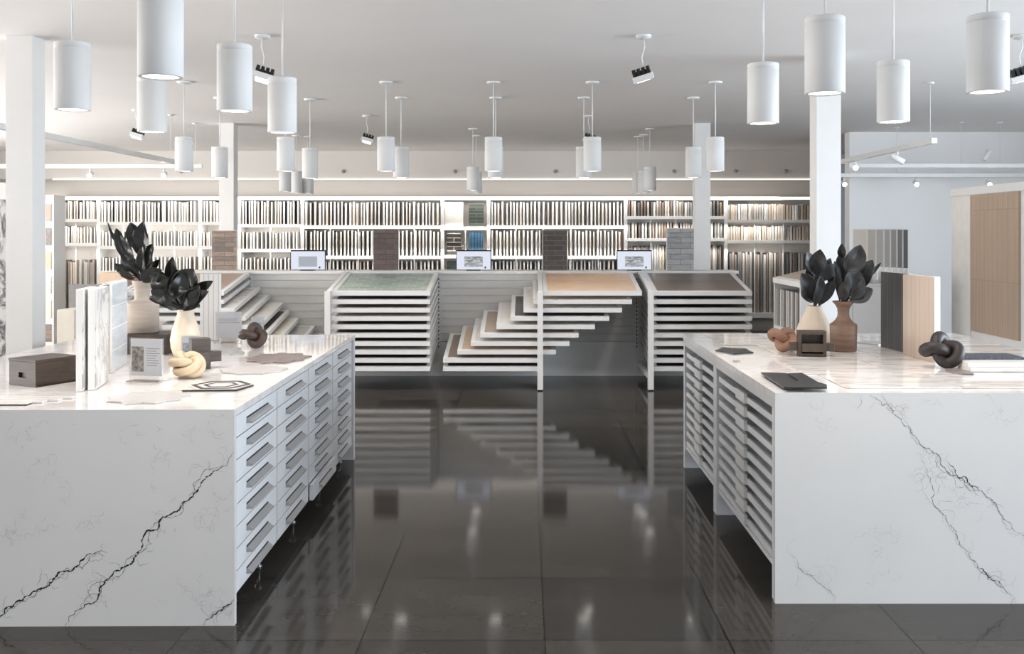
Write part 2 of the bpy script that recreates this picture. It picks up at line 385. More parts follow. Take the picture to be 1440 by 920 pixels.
crack(mb, [(128,845),(124,832),(135,820),(150,812)], LY, LX, vy, 0.003, 2, rnd, lim, 6)
for a in ((195,330,598,668,16),(0,60,590,640,8),(30,90,640,680,7),(0,140,690,745,12),(215,330,690,750,14),(230,330,825,878,14),(100,150,730,740,3),(100,320,580,600,4)):
    crackle(mb, a[0], a[1], a[2], a[3], LY, LX, vy-0.0003, a[4], rnd, lim)
o_ = obj('waterfall_panel', mb, [M['quartz'], M['vein'], M['vein2'], M['vein3']], top); o_['label'] = 'front marble panel with black crack-like veins'
obj('end_panel', MB().box(-1.92, 0, 3.07, 3.12, 0, 0.879), M['cab'], top, bevel=0.002)

# drawer cabinets under it
def handle_mb():
    m = MB()
    m.xprism([(0, -0.014), (0.026, -0.014), (0.028, -0.008), (0.004, 0.008), (0, 0.008)], -0.19, 0.19, 0)
    m.box(0.0, 0.004, -0.188, 0.188, 0.0081, 0.0135, 1)
    return m
def make_drawer_cabinet():
    t = thing('drawer_cabinet', '', 'cabinet')
    W = 0.746
    obj('body', MB().box(-0.92, -0.034, 0.002, W-0.002, 0.105, 0.876), M['cab'], t)
    pitch = (0.872-0.109)/8; dr = None
    for k in range(8):
        z0 = 0.109+k*pitch
        d = obj('drawer', MB().box(-0.033, -0.012, 0.005, W-0.005, z0+0.0025, z0+pitch-0.0025), M['cab'], t)
        # small dark runner caps beside each front
        h = obj('handle', handle_mb(), [M['greymetal'], M['darkslot']], d, loc=(-0.0118, W/2, z0+pitch*0.5))
        h['label'] = 'grey metal drawer pull'
    for yy in (W-0.05,):
        for xx in (-0.09, -0.85):
            obj('leg', MB().lathe([(0.001, 0), (0.018, 0), (0.018, 0.006), (0.009, 0.012), (0.009, 0.085), (0.02, 0.09), (0.02, 0.106)], 12, (xx, yy, 0)), M['steel'], t)
    return t
names = ['drawer cabinet nearest the camera, beside the marble waterfall panel', 'second drawer cabinet from the front of the left island', 'third drawer cabinet from the front, its lowest drawer ajar', 'drawer cabinet at the far end of the left island']
proto = make_drawer_cabinet()
RL = Matrix.Rotation(LTH, 3, 'Z')
for i in range(4):
    c = proto if i == 0 else copy_tree(proto)
    c.location = Vector((LX, LY, 0))+RL@Vector((0, 0.045+i*0.752, 0)); c.rotation_euler = LROT
    tag(c, 'white '+names[i], 'cabinet', 'drawer cabinets of the left island')
    if i == 2:
        ds = [ch for ch in c.children if ch.name.startswith('drawer')]
        ds[0].location.x += 0.025

# ------------------------------------------------------------------ right island
RX, RY, RTOP = 1.11, 4.44, 0.94
top = thing('marble_countertop', 'white marble worktop of the right island, grey vein down its waterfall front', 'countertop', (RX, RY, 0))
obj('top_slab', MB().box(0, 1.95, 0.031, 2.66, RTOP-0.03, RTOP), M['quartz_top'], top)
mb = MB().box(0, 1.95, 0, 0.03, 0, RTOP)
rnd = random.Random(11); lim = (0.004, 1.94, 0.003, RTOP-0.004)
crack(mb, [(1218,551),(1224,553),(1240,570),(1258,583),(1280,603),(1293,623),(1320,640),(1345,668),(1365,683),(1390,700),(1405,720),(1420,735),(1440,757),(1470,790)], RY, RX, vy, 0.0045, 2, rnd, lim, 20)
crack(mb, [(1330,648),(1345,668),(1365,683),(1375,690)], RY, RX, vy-0.0005, 0.005, 1, rnd, lim, 3)
crack(mb, [(1300,630),(1303,665),(1310,700),(1330,725),(1345,747),(1362,780),(1380,805),(1400,820),(1420,835),(1428,850)], RY, RX, vy, 0.004, 2, rnd, lim, 20)
crack(mb, [(1375,798),(1390,812),(1410,826)], RY, RX, vy-0.0005, 0.0045, 1, rnd, lim, 3)
crack(mb, [(1106,770),(1122,798),(1150,820),(1165,830),(1173,850)], RY, RX, vy, 0.0028, 2, rnd, lim, 8)
for a in ((1235,1260,730,815,12),(1145,1170,555,630,6),(1380,1440,560,600,7),(1250,1300,560,580,6),(1360,1400,690,720,5),(1150,1170,780,815,5),(1305,1330,640,720,10)):
    crackle(mb, a[0], a[1], a[2], a[3], RY, RX, vy-0.0003, a[4], rnd, lim, wd=0.0014)
o_ = obj('waterfall_panel', mb, [M['quartz'], M['vein'], M['vein2'], M['vein3']], top); o_['label'] = 'front marble panel with a grey branching vein'
obj('apron', MB().box(0.004, 1.94, 0.032, 2.62, RTOP-0.075, RTOP-0.031), M['quartz'], top)
def make_tray_cabinet(W):
    t = thing('tray_cabinet', '', 'cabinet')
    for y0 in (0.0, W-0.045):
        obj('side_panel', MB().box(0.006, 0.85, y0, y0+0.045, 0.0, 0.864), M['cab'], t, bevel=0.002)
    obj('back_panel', MB().box(0.80, 0.82, 0.046, W-0.046, 0.16, 0.862), M['cab'], t)
    obj('bottom_panel', MB().box(0.02, 0.799, 0.046, W-0.046, 0.13, 0.155), M['cab'], t)
    n = 10; pitch = 0.069
    for k in range(n):
        z = 0.165+k*pitch
        m = MB(); m.obox((0.30, W/2, z+0.012), (0.56, W-0.12, 0.008)); m.box(0.018, 0.030, 0.06, W-0.06, z, z+0.030)
        tr = obj('tray', m, M['cab'], t)
        m = MB(); m.box(0.0, 0.0175, W/2-0.10, W/2+0.10, z-0.002, z+0.048)
        lb = obj('label_tab', m, M['metal'], tr)
    for xx in (0.03,):       # slotted runner strip on each side panel
        m = MB()
        for k in range(n): m.box(0.008, 0.016, 0.047, 0.056, 0.18+k*pitch, 0.18+k*pitch+0.045)
        m.box(0.016, 0.022, 0.0465, 0.058, 0.16, 0.86)
        obj('runner_strip', m, [M['darkslot']], t)
    return t
W1 = 1.41
t1 = make_tray_cabinet(W1); t1.location = (RX, RY+0.035, 0)
tag(t1, 'white open tray cabinet nearest the camera in the right island', 'cabinet', 'tray cabinets of the right island')
t2 = make_tray_cabinet(1.17); t2.location = (RX, RY+0.035+W1+0.004, 0)
tag(t2, 'white open tray cabinet at the far end of the right island', 'cabinet', 'tray cabinets of the right island')

# ------------------------------------------------------------------ low partition behind the racks
PY = 11.56
pt = thing('low_partition', 'long low grey slatted partition behind the sloping tile racks', 'partition', (0, PY, 0))
m = MB(); m.box(-3.9, 2.44, 0.02, 0.10, 0.40, 1.185, 1)
k = 0; z = 0.405
while z < 1.16:
    m.box(-3.9, 2.44, 0.0, 0.02, z, z+0.072, 0); m.box(-3.9, 2.44, -0.006, 0.02, z+0.0722, z+0.082, 1); z += 0.0885
obj('slat_panel', m, [M['slat'], M['paint']], pt)
m = MB(); m.box(-3.9, 2.44, 0.01, 0.10, 0.0, 0.398)
for px in (500, 620, 665, 782, 862, 905): m.box(X_at(px, PY), X_at(px, PY)+0.012, 0.004, 0.012, 0.06, 0.396)
obj('lower_panel', m, M['metal'], pt)
obj('cap', MB().box(-3.92, 2.46, -0.04, 0.34, 1.187, 1.222), M['paint'], pt, bevel=0.003)
obj('plinth', MB().box(-3.9, 2.44, 0.1005, 0.3, 0.0, 0.05), M['darkslot'], pt)
for px in (617, 352, 895):
    m = MB(); x = X_at(px, PY); m.box(x-0.02, x+0.02, -0.012, -0.001, 0.06, 1.18, 0)
    for q in range(18): m.box(x-0.006, x+0.006, -0.015, -0.0122, 0.33+q*0.046, 0.355+q*0.046, 1)
    obj('slotted_upright', m, [M['metal'], M['darkslot']], pt)

# ------------------------------------------------------------------ tile racks with sloping trays
TW, TD, SL, T0, TP = 1.04, 1.0, 0.17, 1.02, 0.0885
FY = 10.5
def tray(parent, z, dx, facemat, name='sliding_tray'):
    """Tilted white frame with a tile face; local x 0..TW, y 0 (front) .. TD."""
    m = MB(); sh = Matrix(((1,0,0,dx),(0,1,0,0),(0,SL/TD,1,z),(0,0,0,1)))
    fr = 0.045
    m.box(0, TW, 0, fr, -0.022, 0.022).box(0, TW, TD-fr, TD, -0.022, 0.022)
    m.box(0, fr, fr, TD-fr, -0.022, 0.022).box(TW-fr, TW, fr, TD-fr, -0.022, 0.022)
    m.box(TW-0.05, TW-0.02, TD, TD+0.02, -0.02, 0.004, 1).box(0.02, 0.05, TD, TD+0.02, -0.02, 0.004, 1)
    m.xform(sh)
    tr = obj(name, m, [M['metal'], M['black']], parent)
    f = MB().box(fr, TW-fr, fr, TD-fr, -0.012, 0.016); f.xform(sh)
    obj('tile_face', f, facemat, tr)
    return tr
def rack(x0, label, topmat, offs, faces):
    t = thing('tile_rack', label, 'display rack', (x0, FY, 0), group='sloping tile racks')
    # front post with its foot, base rail to the partition, top side rails
    obj('post', MB().box(-0.062, -0.004, -0.055, 0.005, 0.012, T0+0.028), M['metal'], t, bevel=0.003)
    obj('foot', MB().box(-0.058, -0.008, -0.05, 0.0, 0.0, 0.012), M['black'], t)
    obj('base_rail', MB().box(-0.05, -0.012, 0.006, TD+0.05, 0.11, 0.17).box(-0.05, -0.012, 0.006, 0.06, 0.05, 0.11), M['metal'], t, bevel=0.002)
    m = MB().box(-0.05, -0.004, 0.006, TD, -0.024, 0.028).xform(Matrix(((1,0,0,0),(0,1,0,0),(0,SL/TD,1,T0),(0,0,0,1))))
    obj('side_rail', m, M['metal'], t)
    m = MB()
    for q in range(1, 10):
        m.box(-0.03, -0.012, 0.3, TD, -0.012, 0.004); mm = len(m.v)-16
        for i in range(mm, len(m.v)):
            v = m.v[i]
            m.v[i] = (v[0], v[1], v[2]+T0-TP*q+SL*v[1]/TD)
    obj('tray_runner', m, M['slat'], t)
    tp = tray(t, T0, 0, topmat, 'top_panel')
    for q in range(1, 10):
        tray(t, T0-TP*q, offs[q-1], faces[(q-1) % len(faces)])
    return t
PXM = FY/F
off3 = [-14, -28, -46, -66, -89, -102, -121, -141, -141]
off1 = [0.0, .115, .23, .386, .46, .567, .755, .88, .88]
c_ = lambda *ks: [M['t_'+k] for k in ks]
rack(X_at(176, FY), 'tile rack with taupe top, its trays fanned out to the right behind the left island', M['t_taupe'], off1, [M['t_grey'], M['marblew'], M['t_grey'], M['t_offwhite'], M['t_charcoal'], M['t_cream'], M['t_grey'], M['t_offwhite'], M['t_grey']])
rack(X_at(466, FY), 'tile rack topped with green marble chevron tile, all trays closed', M['green'], [0]*9, c_('dark', 'dtaupe', 'grey', 'dark', 'charcoal', 'dark', 'grey', 'dark', 'dark'))
rack(X_at(764, FY), 'tile rack with honey oak top, its trays stepping out to the left', M['oak'], [o*PXM for o in off3], c_('cream', 'offwhite', 'charcoal', 'offwhite', 'taupe', 'offwhite', 'tan', 'dtaupe', 'dark'))
rack(X_at(919, FY), 'tile rack topped with dark umber wood planks beside the right island', M['umber'], [0]*9, c_('charcoal', 'dark', 'charcoal', 'charcoal', 'taupe', 'grey', 'dtaupe', 'dark', 'dark'))

# monitors standing on the partition cap
M['screen'] = emit('lit_screen', (226, 232, 246), 0.95)
M['screen'].node_tree.nodes['Principled BSDF'].inputs['Base Color'].default_value = (0.01, 0.01, 0.01, 1)
def pic_mat():
    m, nt, b = new_mat('screen_picture')
    nz = obj_noise(nt, 13, 4, (1, 1, 2.6), 0.5); nz.inputs['Distortion'].default_value = 1.2; rp = nt.nodes.new('ShaderNodeValToRGB')
    e = rp.color_ramp.elements; e[0].position = 0.3; e[0].color = (*lin((64, 66, 72)), 1); e[1].position = 0.68; e[1].color = (*lin((206, 208, 212)), 1)
    nt.links.new(nz.outputs['Fac'], rp.inputs[0]); nt.links.new(rp.outputs[0], b.inputs['Emission Color'])
    b.inputs['Emission Strength'].default_value = 1.0; b.inputs['Base Color'].default_value = (0.02, 0.02, 0.02, 1)
    return m
M['pic'] = pic_mat()
M['pic2'] = emit('screen_pale_picture', (172, 178, 188), 0.9)
M['pic2'].node_tree.nodes['Principled BSDF'].inputs['Base Color'].default_value = (0.01, 0.01, 0.01, 1)
def monitor(px, label, pm, zoff):
    Y = 11.62
    t = thing('monitor', label, 'monitor', (X_at(px, Y), Y, 1.2222), group='monitors on the partition')
    obj('base', MB().box(-0.08, 0.08, -0.05, 0.07, 0, 0.008).box(-0.02, 0.02, 0.03, 0.045, 0.008, 0.10), M['black'], t)
    sc_ = MB().box(-0.205, 0.205, 0.0, 0.025, 0.0085, 0.240)
    obj('casing', sc_, M['black'], t, bevel=0.002)
    s = obj('screen', MB().box(-0.197, 0.197, -0.003, -0.0002, 0.012, 0.224), M['screen'], t)
    obj('picture', MB().box(-0.108, 0.108, -0.005, -0.0032, 0.045, 0.165), pm, s)
    obj('icon', MB().box(0.128, 0.146, -0.005, -0.0032, 0.025, 0.047), M['black'], s)
    return t
monitor(433, 'monitor showing a pale grey picture, between the taupe and green racks', M['pic2'], 0)
monitor(666, 'monitor on the partition above the grey slats, centre of the three', M['pic'], 0)
monitor(892, 'monitor between the brick panel and the grey stone panel', M['pic'], 0)
# masonry sample panels standing on the cap
for (x0, x1, y0, mm, lab) in ((298, 334, 324, 'brick1', 'weathered wood plank sample panel standing at the left column'), (525, 561, 322, 'brick2', 'brown brick sample panel above the green tile rack'), (763, 798, 323, 'brick3', 'charcoal brick sample panel above the honey oak rack'), (937.5, 976, 321, 'brick4', 'grey ledger stone sample panel beside the far right column')):
    Y = 11.72; xa, xb = X_at(x0, Y), X_at(x1, Y); h = Z_at(y0, Y)-1.2222
    t = thing('masonry_sample_panel', lab, 'sample panel', ((xa+xb)/2, Y, 1.2222))
    hw = (xb-xa)/2
    obj('tile_face', MB().box(-hw+0.004, hw-0.004, -0.012, -0.0005, 0.004, h-0.004), M[mm], t)
    obj('frame', MB().box(-hw, hw, 0, 0.02, 0, h).box(-hw, -hw+0.0038, -0.014, 0, 0, h).box(hw-0.0038, hw, -0.014, 0, 0, h), M['edge'], t)

# ------------------------------------------------------------------ back shelving
SY = 16.6
PXS = SY/F
def zs(y): return Z_at(y, SY)
BAYS = [  # x0, x1, description, [(shelf top y, board top y)], has tall row (top, bottom)
    (75, 138, 'far left', [308, 342], (283, 318), (366, 440)),
    (138, 281, 'second from left', [312, 346, 381], (283, 325, 362), None),
    (281, 336, 'left column', [312, 346, 381], (283, 326, 362), None),
    (336, 425, 'left monitor', [315, 350, 383], (283, 326, 363), None),
    (425, 622, 'green rack', [317, 360, 400], (284, 325, 367), None),
    (622, 687, 'tile panel', [319, 359, 400], None, None),
    (687, 880, 'honey oak rack', [317, 360, 400], (284, 325, 367), None),
    (880, 1021, 'far right column', [304, 335], (283, 313), (345, 440)),
    (1021, 1182, 'right end', [309, 338], (287, 318), (355, 440)),
]
for (x0, x1, desc, shelves, tops, tall) in BAYS:
    xa, xb = X_at(x0, SY), X_at(x1, SY)
    t = thing('shelving_unit', 'white lit wall shelving unit, the %s bay' % desc, 'shelf unit', (xa, SY, 0), group=None)
    t['label'] = {'far left': 'white wall shelving bay at the far left end of the back wall', 'second from left': 'wide white shelving bay behind the dark bouquets of the left island',
                  'left column': 'narrow white shelving bay partly behind the left far column', 'left monitor': 'white shelving bay between the left far column and the left monitor',
                  'green rack': 'white shelving bay above the green marble tile rack', 'tile panel': 'narrow white bay hung with single tile panels, behind the centre monitor',
                  'honey oak rack': 'white shelving bay above the honey oak tile rack', 'far right column': 'white shelving bay behind the right monitor and grey stone panel',
                  'right end': 'white shelving bay at the right end, with tall planks below'}[desc]
    wd = xb-xa
    obj('side_panel', MB().box(0, 0.028, 0.0, 0.36, 0, 2.215), M['paint'], t)
    obj('side_panel', MB().box(wd-0.026, wd-0.001, 0.0, 0.36, 0, 2.215), M['paint'], t)
    obj('back_panel', MB().box(0.029, wd-0.027, 0.345, 0.36, 0.04, 2.21), M['beigewall'], t)
    obj('valance', MB().box(0, wd-0.001, -0.01, 0.36, 2.216, 2.275), M['paint'], t)
    obj('led_strip', MB().box(0.005, wd-0.006, -0.016, -0.0102, 2.222, 2.262), M['led'], t)
    for y in shelves:
        z = zs(y); obj('shelf', MB().box(0.029, wd-0.027, -0.005, 0.344, z-0.052, z), M['paint'], t)
    if tall: obj('shelf', MB().box(0.029, wd-0.027, -0.02, 0.344, zs(447), zs(440)), M['paint'], t)
    nd = max(1, round((x1-x0)/40))
    lv = [zs(y)-0.053 for y in shelves]
    for j in range(1, nd):
        xx = wd*j/nd
        for a in range(len(shelves)):
            zb = zs(shelves[a+1]) if a+1 < len(shelves) else (zs(440) if tall else 0.6)
            obj('divider', MB().box(xx-0.007, xx+0.007, 0.0, 0.012, zb+0.001, lv[a]), M['paint'], t)
    if desc == 'tile panel': tpbay = t

mesh_cache = {}; rb = random.Random(21)
M['edge2'] = mat('grey_board_edge', (206, 203, 198), 0.5, var=0.03); M['edge3'] = mat('cream_board_edge', (226, 216, 202), 0.5, var=0.03)
def board_mesh(h, th, dep, col, kind):
    ed = rb.choice(['edge', 'edge', 'edge', 'edge2', 'edge3']); key = (round(h, 2), round(th, 3), col, kind, ed)
    if key not in mesh_cache:
        mesh_cache[key] = MB().box(-th/2, th/2, 0, dep, 0, round(h, 2), 0, side=1).mesh(kind.split('|')[0], [M[ed] if kind == 'sample_board' else M['f_'+col], M['f_'+col]])
    return mesh_cache[key]
ROWN = ['top', 'middle', 'lower']
where = {'far left': 'far left bay', 'second from left': 'bay behind the left bouquets', 'left column': 'narrow bay at the left column', 'left monitor': 'bay behind the left monitor',
         'green rack': 'bay above the green rack', 'honey oak rack': 'bay above the oak rack', 'far right column': 'bay behind the right monitor', 'right end': 'bay at the right end'}
PAL = {
    'mix': ['dark grey']*3+['white']*8+['pale grey']*6+['beige']*3+['mid grey']*3+['brown']*1+['black']*1+['navy blue']*1,
    'mixd': ['dark grey']*4+['white']*6+['pale grey']*6+['taupe']*3+['black']*1+['beige']*2,
    'beige': ['beige']*5+['taupe']*2+['pale grey'], 'grey': ['pale grey']*5+['mid grey']*4+['white']*2+['dark grey'], 'green': ['green grey']*2+['mid grey']*3+['dark grey']*2+['pale grey']*3,
    'pale': ['pale grey']*4+['beige']*4+['white']*3, 'warm': ['taupe']*4+['mid grey']*4+['dark grey']*2+['pale grey']*4+['brown'],
    'red': ['white']*5+['rose']*1+['pale grey']*3+['green grey']+['dark grey']*2, 'plank': ['taupe']*5+['beige']*4+['dark grey']*1+['mid grey']*4+['pale grey']*5}
RP = {('far left', 0): ('mix', 4.3), ('far left', 1): ('beige', 4.6), ('second from left', 0): ('mix', 4.3), ('second from left', 1): ('grey', 4.6), ('second from left', 2): ('warm', 5),
      ('left column', 0): ('mix', 4.5), ('left column', 1): ('warm', 4.6), ('left column', 2): ('grey', 5), ('left monitor', 0): ('mix', 4.4), ('left monitor', 1): ('grey', 4.6), ('left monitor', 2): ('warm', 5),
      ('green rack', 0): ('mixd', 5.0), ('green rack', 1): ('green', 5.2), ('green rack', 2): ('warm', 5.4), ('honey oak rack', 0): ('mixd', 5.2), ('honey oak rack', 1): ('red', 5.2), ('honey oak rack', 2): ('mixd', 5.2),
      ('far right column', 0): ('warm', 4.2), ('far right column', 1): ('warm', 4.2), ('right end', 0): ('pale', 3.6), ('right end', 1): ('pale', 3.6)}
rb = random.Random(21)
nboards = 0; stuffbits = {}
for (x0, x1, desc, shelves, tops, tall) in BAYS:
    if tops is None: continue
    for r, ytop in enumerate(tops):
        pal, pitch = RP[(desc, r)]
        z = zs(shelves[r])+0.001; h = (shelves[r]-ytop)*PXS
        p = x0+5.0; k = 0
        while p < x1-5:
            col = rb.choice(PAL[pal]); th = 0.033 if desc in ('far right column', 'right end') else rb.choice([0.022, 0.026, 0.03])
            dy = rb.uniform(0.0, 0.05); hh = h-rb.choice([0, 0, 0.01, 0.02])
            far = nboards >= 296 or desc == 'right end' or r == 2
            mk = board_mesh(hh, th, 0.19, col, 'sample_board|plain' if desc in ('far right column', 'right end') else 'sample_board')
            if far:
                stuffbits.setdefault(True, []).append((mk, X_at(p, SY), SY+0.015+dy, z))
            else:
                o = bpy.data.objects.new('sample_board', mk); COL.objects.link(o)
                o.location = (X_at(p, SY), SY+0.015+dy, z)
                tag(o, '%s sample board, %s shelf, %s' % (col, ROWN[r], where[desc]), 'sample board', '%s sample boards, %s shelf, %s' % (col, ROWN[r], where[desc]))
                nboards += 1
            p += pitch*rb.choice([0.85, 1.0, 1.0, 1.1, 1.25])
sb = MB(); mats_ = []; 
for mk, x, y, z in stuffbits[True]:
    for m_ in mk.materials:
        if m_ not in mats_: mats_.append(m_)
    for q in mk.polygons:
        sb.add([(mk.vertices[i].co.x+x, mk.vertices[i].co.y+y, mk.vertices[i].co.z+z) for i in q.vertices], [tuple(range(len(q.vertices)))], mats_.index(mk.materials[q.material_index]))
so_ = obj('sample_boards', sb, mats_); so_['kind'] = 'stuff'
tag(so_, 'rows of small pale and grey tile sample boards filling the remaining shelves', 'sample boards')
# tall planks standing in the lowest rows
for (x0, x1, desc, shelves, tops, tall) in BAYS:
    if not tall: continue
    z = zs(tall[1])+0.001; p = x0+5.5
    if desc == 'right end': p = x0+7
    while p < x1-6:
        col = rb.choice(PAL['plank']); wpx = rb.choice([2.2, 2.6, 3.2])
        hh = (tall[1]-tall[0])*PXS-rb.choice([0, 0.02, 0.04]); mk = board_mesh(hh, wpx*PXS, 0.24, col, 'plank_sample')
        o = bpy.data.objects.new('plank_sample', mk); COL.objects.link(o); o.location = (X_at(p, SY), SY+0.02+rb.uniform(0, 0.06), z)
        tag(o, 'tall %s plank sample standing at the bottom of the %s' % (col, where[desc]), 'plank sample', '%s plank samples, %s' % (col, where[desc]))
        p += wpx+rb.choice([0.5, 0.9, 1.4])
# single tile panels of the narrow centre bay
TPAN = [(625, 651, 284, 318, 't_offwhite', 'plain white tile panel at the top left of the narrow centre bay'), (659, 680, 286, 318, 'pg', 'dark green stacked tile panel at the top of the narrow centre bay'), (628, 648, 327, 358, 'pb', 'dark brown stacked tile panel above the centre monitor'),
        (659, 679, 326, 358, 'pn', 'deep blue ribbed tile panel above the centre monitor'), (628, 643, 367, 399, 'pe', 'small dark green tile panel left of the centre monitor')]
M['pg'] = tiles('dark_green_stacked_tile', (76, 84, 76), (62, 70, 64), (120, 122, 116), 0.5, 0.055, 0.004)
M['pb'] = tiles('dark_brown_stacked_tile', (62, 56, 52), (52, 47, 44), (190, 186, 180), 0.5, 0.072, 0.006)
M['pn'] = tiles('deep_blue_ribbed_tile', (46, 84, 112), (36, 70, 98), (96, 140, 160), 0.05, 0.7, 0.004, offset=0)
M['pe'] = tiles('small_green_tile', (74, 82, 78), (62, 70, 66), (100, 104, 100), 0.1, 0.05, 0.003)
zsh = [zs(319), zs(359), zs(400)]
for x0, x1, y0, y1, mm, lab in TPAN:
    xa, xb = X_at(x0, SY), X_at(x1, SY)
    base = max([z for z in zsh if z <= zs(y1)+0.02])+0.001
    t = obj('tile_sample', MB().box(-(xb-xa)/2, (xb-xa)/2, 0, 0.02, 0, zs(y0)-base), M[mm], loc=((xa+xb)/2, SY+0.05, base), bevel=0.002)
    tag(t, lab, 'tile sample')

# ------------------------------------------------------------------ pendants
def make_pendant():
    t = thing('pendant_lamp', '', 'pendant lamp')
    hs = MB().lathe([(0.062, 0.004), (0.066, 0.0), (0.075, 0.0), (0.079, 0.004), (0.079, 0.272), (0.0768, 0.2735), (0.0768, 0.2765), (0.079, 0.278), (0.079, 0.302), (0.075, 0.306), (0.001, 0.306)], 48)
    obj('housing', hs, M['pend'], t)
    obj('lens', MB().lathe([(0.001, 0.0028), (0.063, 0.0042)], 40), M['lens'], t)
    L = CEIL-PZ-0.306
    obj('rod', MB().tube([(0, 0, 0.307), (0, 0, CEIL-PZ-0.021)], 0.0055, 10), M['metal'], t)
    obj('ceiling_canopy', MB().lathe([(0.001, CEIL-PZ-0.02), (0.058, CEIL-PZ-0.018), (0.062, CEIL-PZ-0.012), (0.062, CEIL-PZ-0.001)], 28), M['metal'], t)
    d = bpy.data.lights.new('bulb', 'SPOT'); d.energy = 28; d.spot_size = math.radians(135); d.spot_blend = 1.0; d.shadow_soft_size = 0.05; d.color = (1.0, 0.93, 0.86)
    b = bpy.data.objects.new('bulb', d); COL.objects.link(b); b.parent = t; b.location = (0, 0, -0.012)
    return t
PZ = 2.213
PEND = [(102,155,'white cylinder pendant at far left over the left island, nearest the left column'), (226,109,'largest white pendant, cut by the top edge above the left island'), (214,186,'white pendant directly below the largest one at upper left'),
 (330,157,'white pendant over the left island, left of the black-finned spotlight'), (397,187,'white pendant over the far end of the left island, right of the black-finned spotlight'),
 (259,241,'small white pendant left of the left far column'), (309,250,'small white pendant in front of the left far column'), (402,241,'small white pendant just below the far-end island pendant'), (436,251,'small white pendant right of the cluster at left centre'),
 (401,269.5,'tiny distant pendant at the left of the low trio'), (417,272,'tiny distant pendant in the middle of the low trio'), (433,272.5,'tiny distant pendant at the right of the low trio'),
 (543,241,'small white pendant left of the centre aisle, front of its pair'), (564,250,'small white pendant left of the centre aisle, rear of its pair'), (694,241,'small white pendant over the centre aisle, front of its pair'), (697,250,'small white pendant hidden behind the centre aisle pendant'),
 (833,241,'small white pendant right of the centre aisle, front of its pair'), (821,250,'small white pendant right of the centre aisle, rear of its pair'), (665,268,'tiny distant pendant near the centre, front of its pair'), (670,272,'tiny distant pendant near the centre, mostly hidden'),
 (914,268,'tiny distant pendant in front of the right trio'), (905,271.5,'tiny distant pendant in the middle of the right trio'), (897,272.5,'tiny distant pendant at the back of the right trio'),
 (1006,241,'small white pendant right of the far right column'), (975,250,'small white pendant in front of the far right column'), (1073,174,'white pendant over the right island, leftmost of the four'), (1160,132,'white pendant in front of the tall right column'), (1256,172,'white pendant over the right island, right of the tall column'), (1389,130,'white pendant near the upper right corner')]
pp = make_pendant()
for i, (px, yb, lab) in enumerate(PEND):
    p = pp if i == 0 else copy_tree(pp)
    Y = (PZ-EYE)*F/(CY-yb); p.location = (X_at(px, Y), Y, PZ)
    tag(p, lab, 'pendant lamp', 'cylinder pendants')

# ------------------------------------------------------------------ ceiling-hung black finned spotlights
def make_hung_spot():
    t = thing('hung_spotlight', '', 'spotlight')
    hz = CEIL-2.72
    obj('ceiling_canopy', MB().lathe([(0.001, hz-0.022), (0.05, hz-0.02), (0.055, hz-0.001)], 20), M['metal'], t)
    obj('stem', MB().tube([(0, 0, 0.075), (0.012, 0, 0.15), (-0.008, 0, 0.22), (0, 0, hz-0.021)], 0.004, 8), M['metal'], t)
    R = Matrix.Rotation(math.radians(16), 4, 'Y')@Matrix.Rotation(math.radians(-14), 4, 'X')
    obj('housing', MB().box(-0.07, 0.07, -0.045, 0.045, -0.012, 0.03).xform(R), M['metal'], t, bevel=0.003)
    obj('lens', MB().box(-0.045, 0.045, -0.035, 0.035, -0.0145, -0.0122).xform(R), M['lens'], t)
    m = MB()
    for q in range(4): m.box(-0.06+q*0.033, -0.038+q*0.033, -0.035, 0.035, 0.0302, 0.078)
    m.box(-0.06, 0.061, -0.012, 0.012, 0.0301, 0.06)
    obj('heat_sink', m.xform(R), M['black'], t)
    return t
hs0 = make_hung_spot()
for i, (px, py, Y, rz, lab) in enumerate([(369, 101, 6.87, 0.2, 'white spotlight with black fins between two left pendants'), (905, 103, 6.87, 2.9, 'white spotlight with black fins alone at the right of the ceiling centre'), (192, 192, 10.96, 0.1, 'tiny black-finned spotlight between the tall left column and the second pendant'), (516, 195, 11.5, 0.1, 'tiny black-finned spotlight left of the centre-left pendant pair'), (828, 188, 11.5, 0.1, 'tiny black-finned spotlight peeking over the centre-right pendants'), (1436, 106, 6.87, 2.9, 'finned spotlight cut by the right edge of the frame')]):
    o = hs0 if i == 0 else copy_tree(hs0)
    o.location = (X_at(px, Y), Y, 2.72); o.rotation_euler = (0, 0, rz); tag(o, lab, 'spotlight', 'black-finned hung spotlights')

# ------------------------------------------------------------------ suspended tracks
def track(name, label, a, b, wires):
    t = thing(name, label, 'light track', a)
    d = Vector(b)-Vector(a); L = d.length; ang = math.atan2(d.y, d.x)
    t.rotation_euler = (0, 0, ang)
    obj('rail', MB().box(0, L, -0.025, 0.025, 0, 0.05), M['metal'], t, bevel=0.003)
    for s in wires:
        obj('suspension_wire', MB().tube([(L*s, 0, 0.051), (L*s, 0, CEIL-a[2]-0.016)], 0.0028, 6), M['metal'], t)
        obj('ceiling_canopy', MB().lathe([(0.001, CEIL-a[2]-0.015), (0.035, CEIL-a[2]-0.013), (0.035, CEIL-a[2]-0.001)], 16, (L*s, 0, 0)), M['metal'], t)
    return t
TZ = 2.46
track('track_rail', 'white suspended track running into depth at left, over the far end of the left side', (-4.08, 7.2, TZ), (-4.08, 11.9, TZ), (0.15, 0.9))
track('track_rail', 'white suspended track across the left, in front of the shelving', (-7.0, 12.3, TZ), (-4.0, 12.3, TZ), (0.3, 0.97))
track('track_rail', 'white suspended track running into depth at right, ending at the bright spot', (3.65, 8.9, TZ), (3.65, 12.0, TZ), (0.03, 0.9))
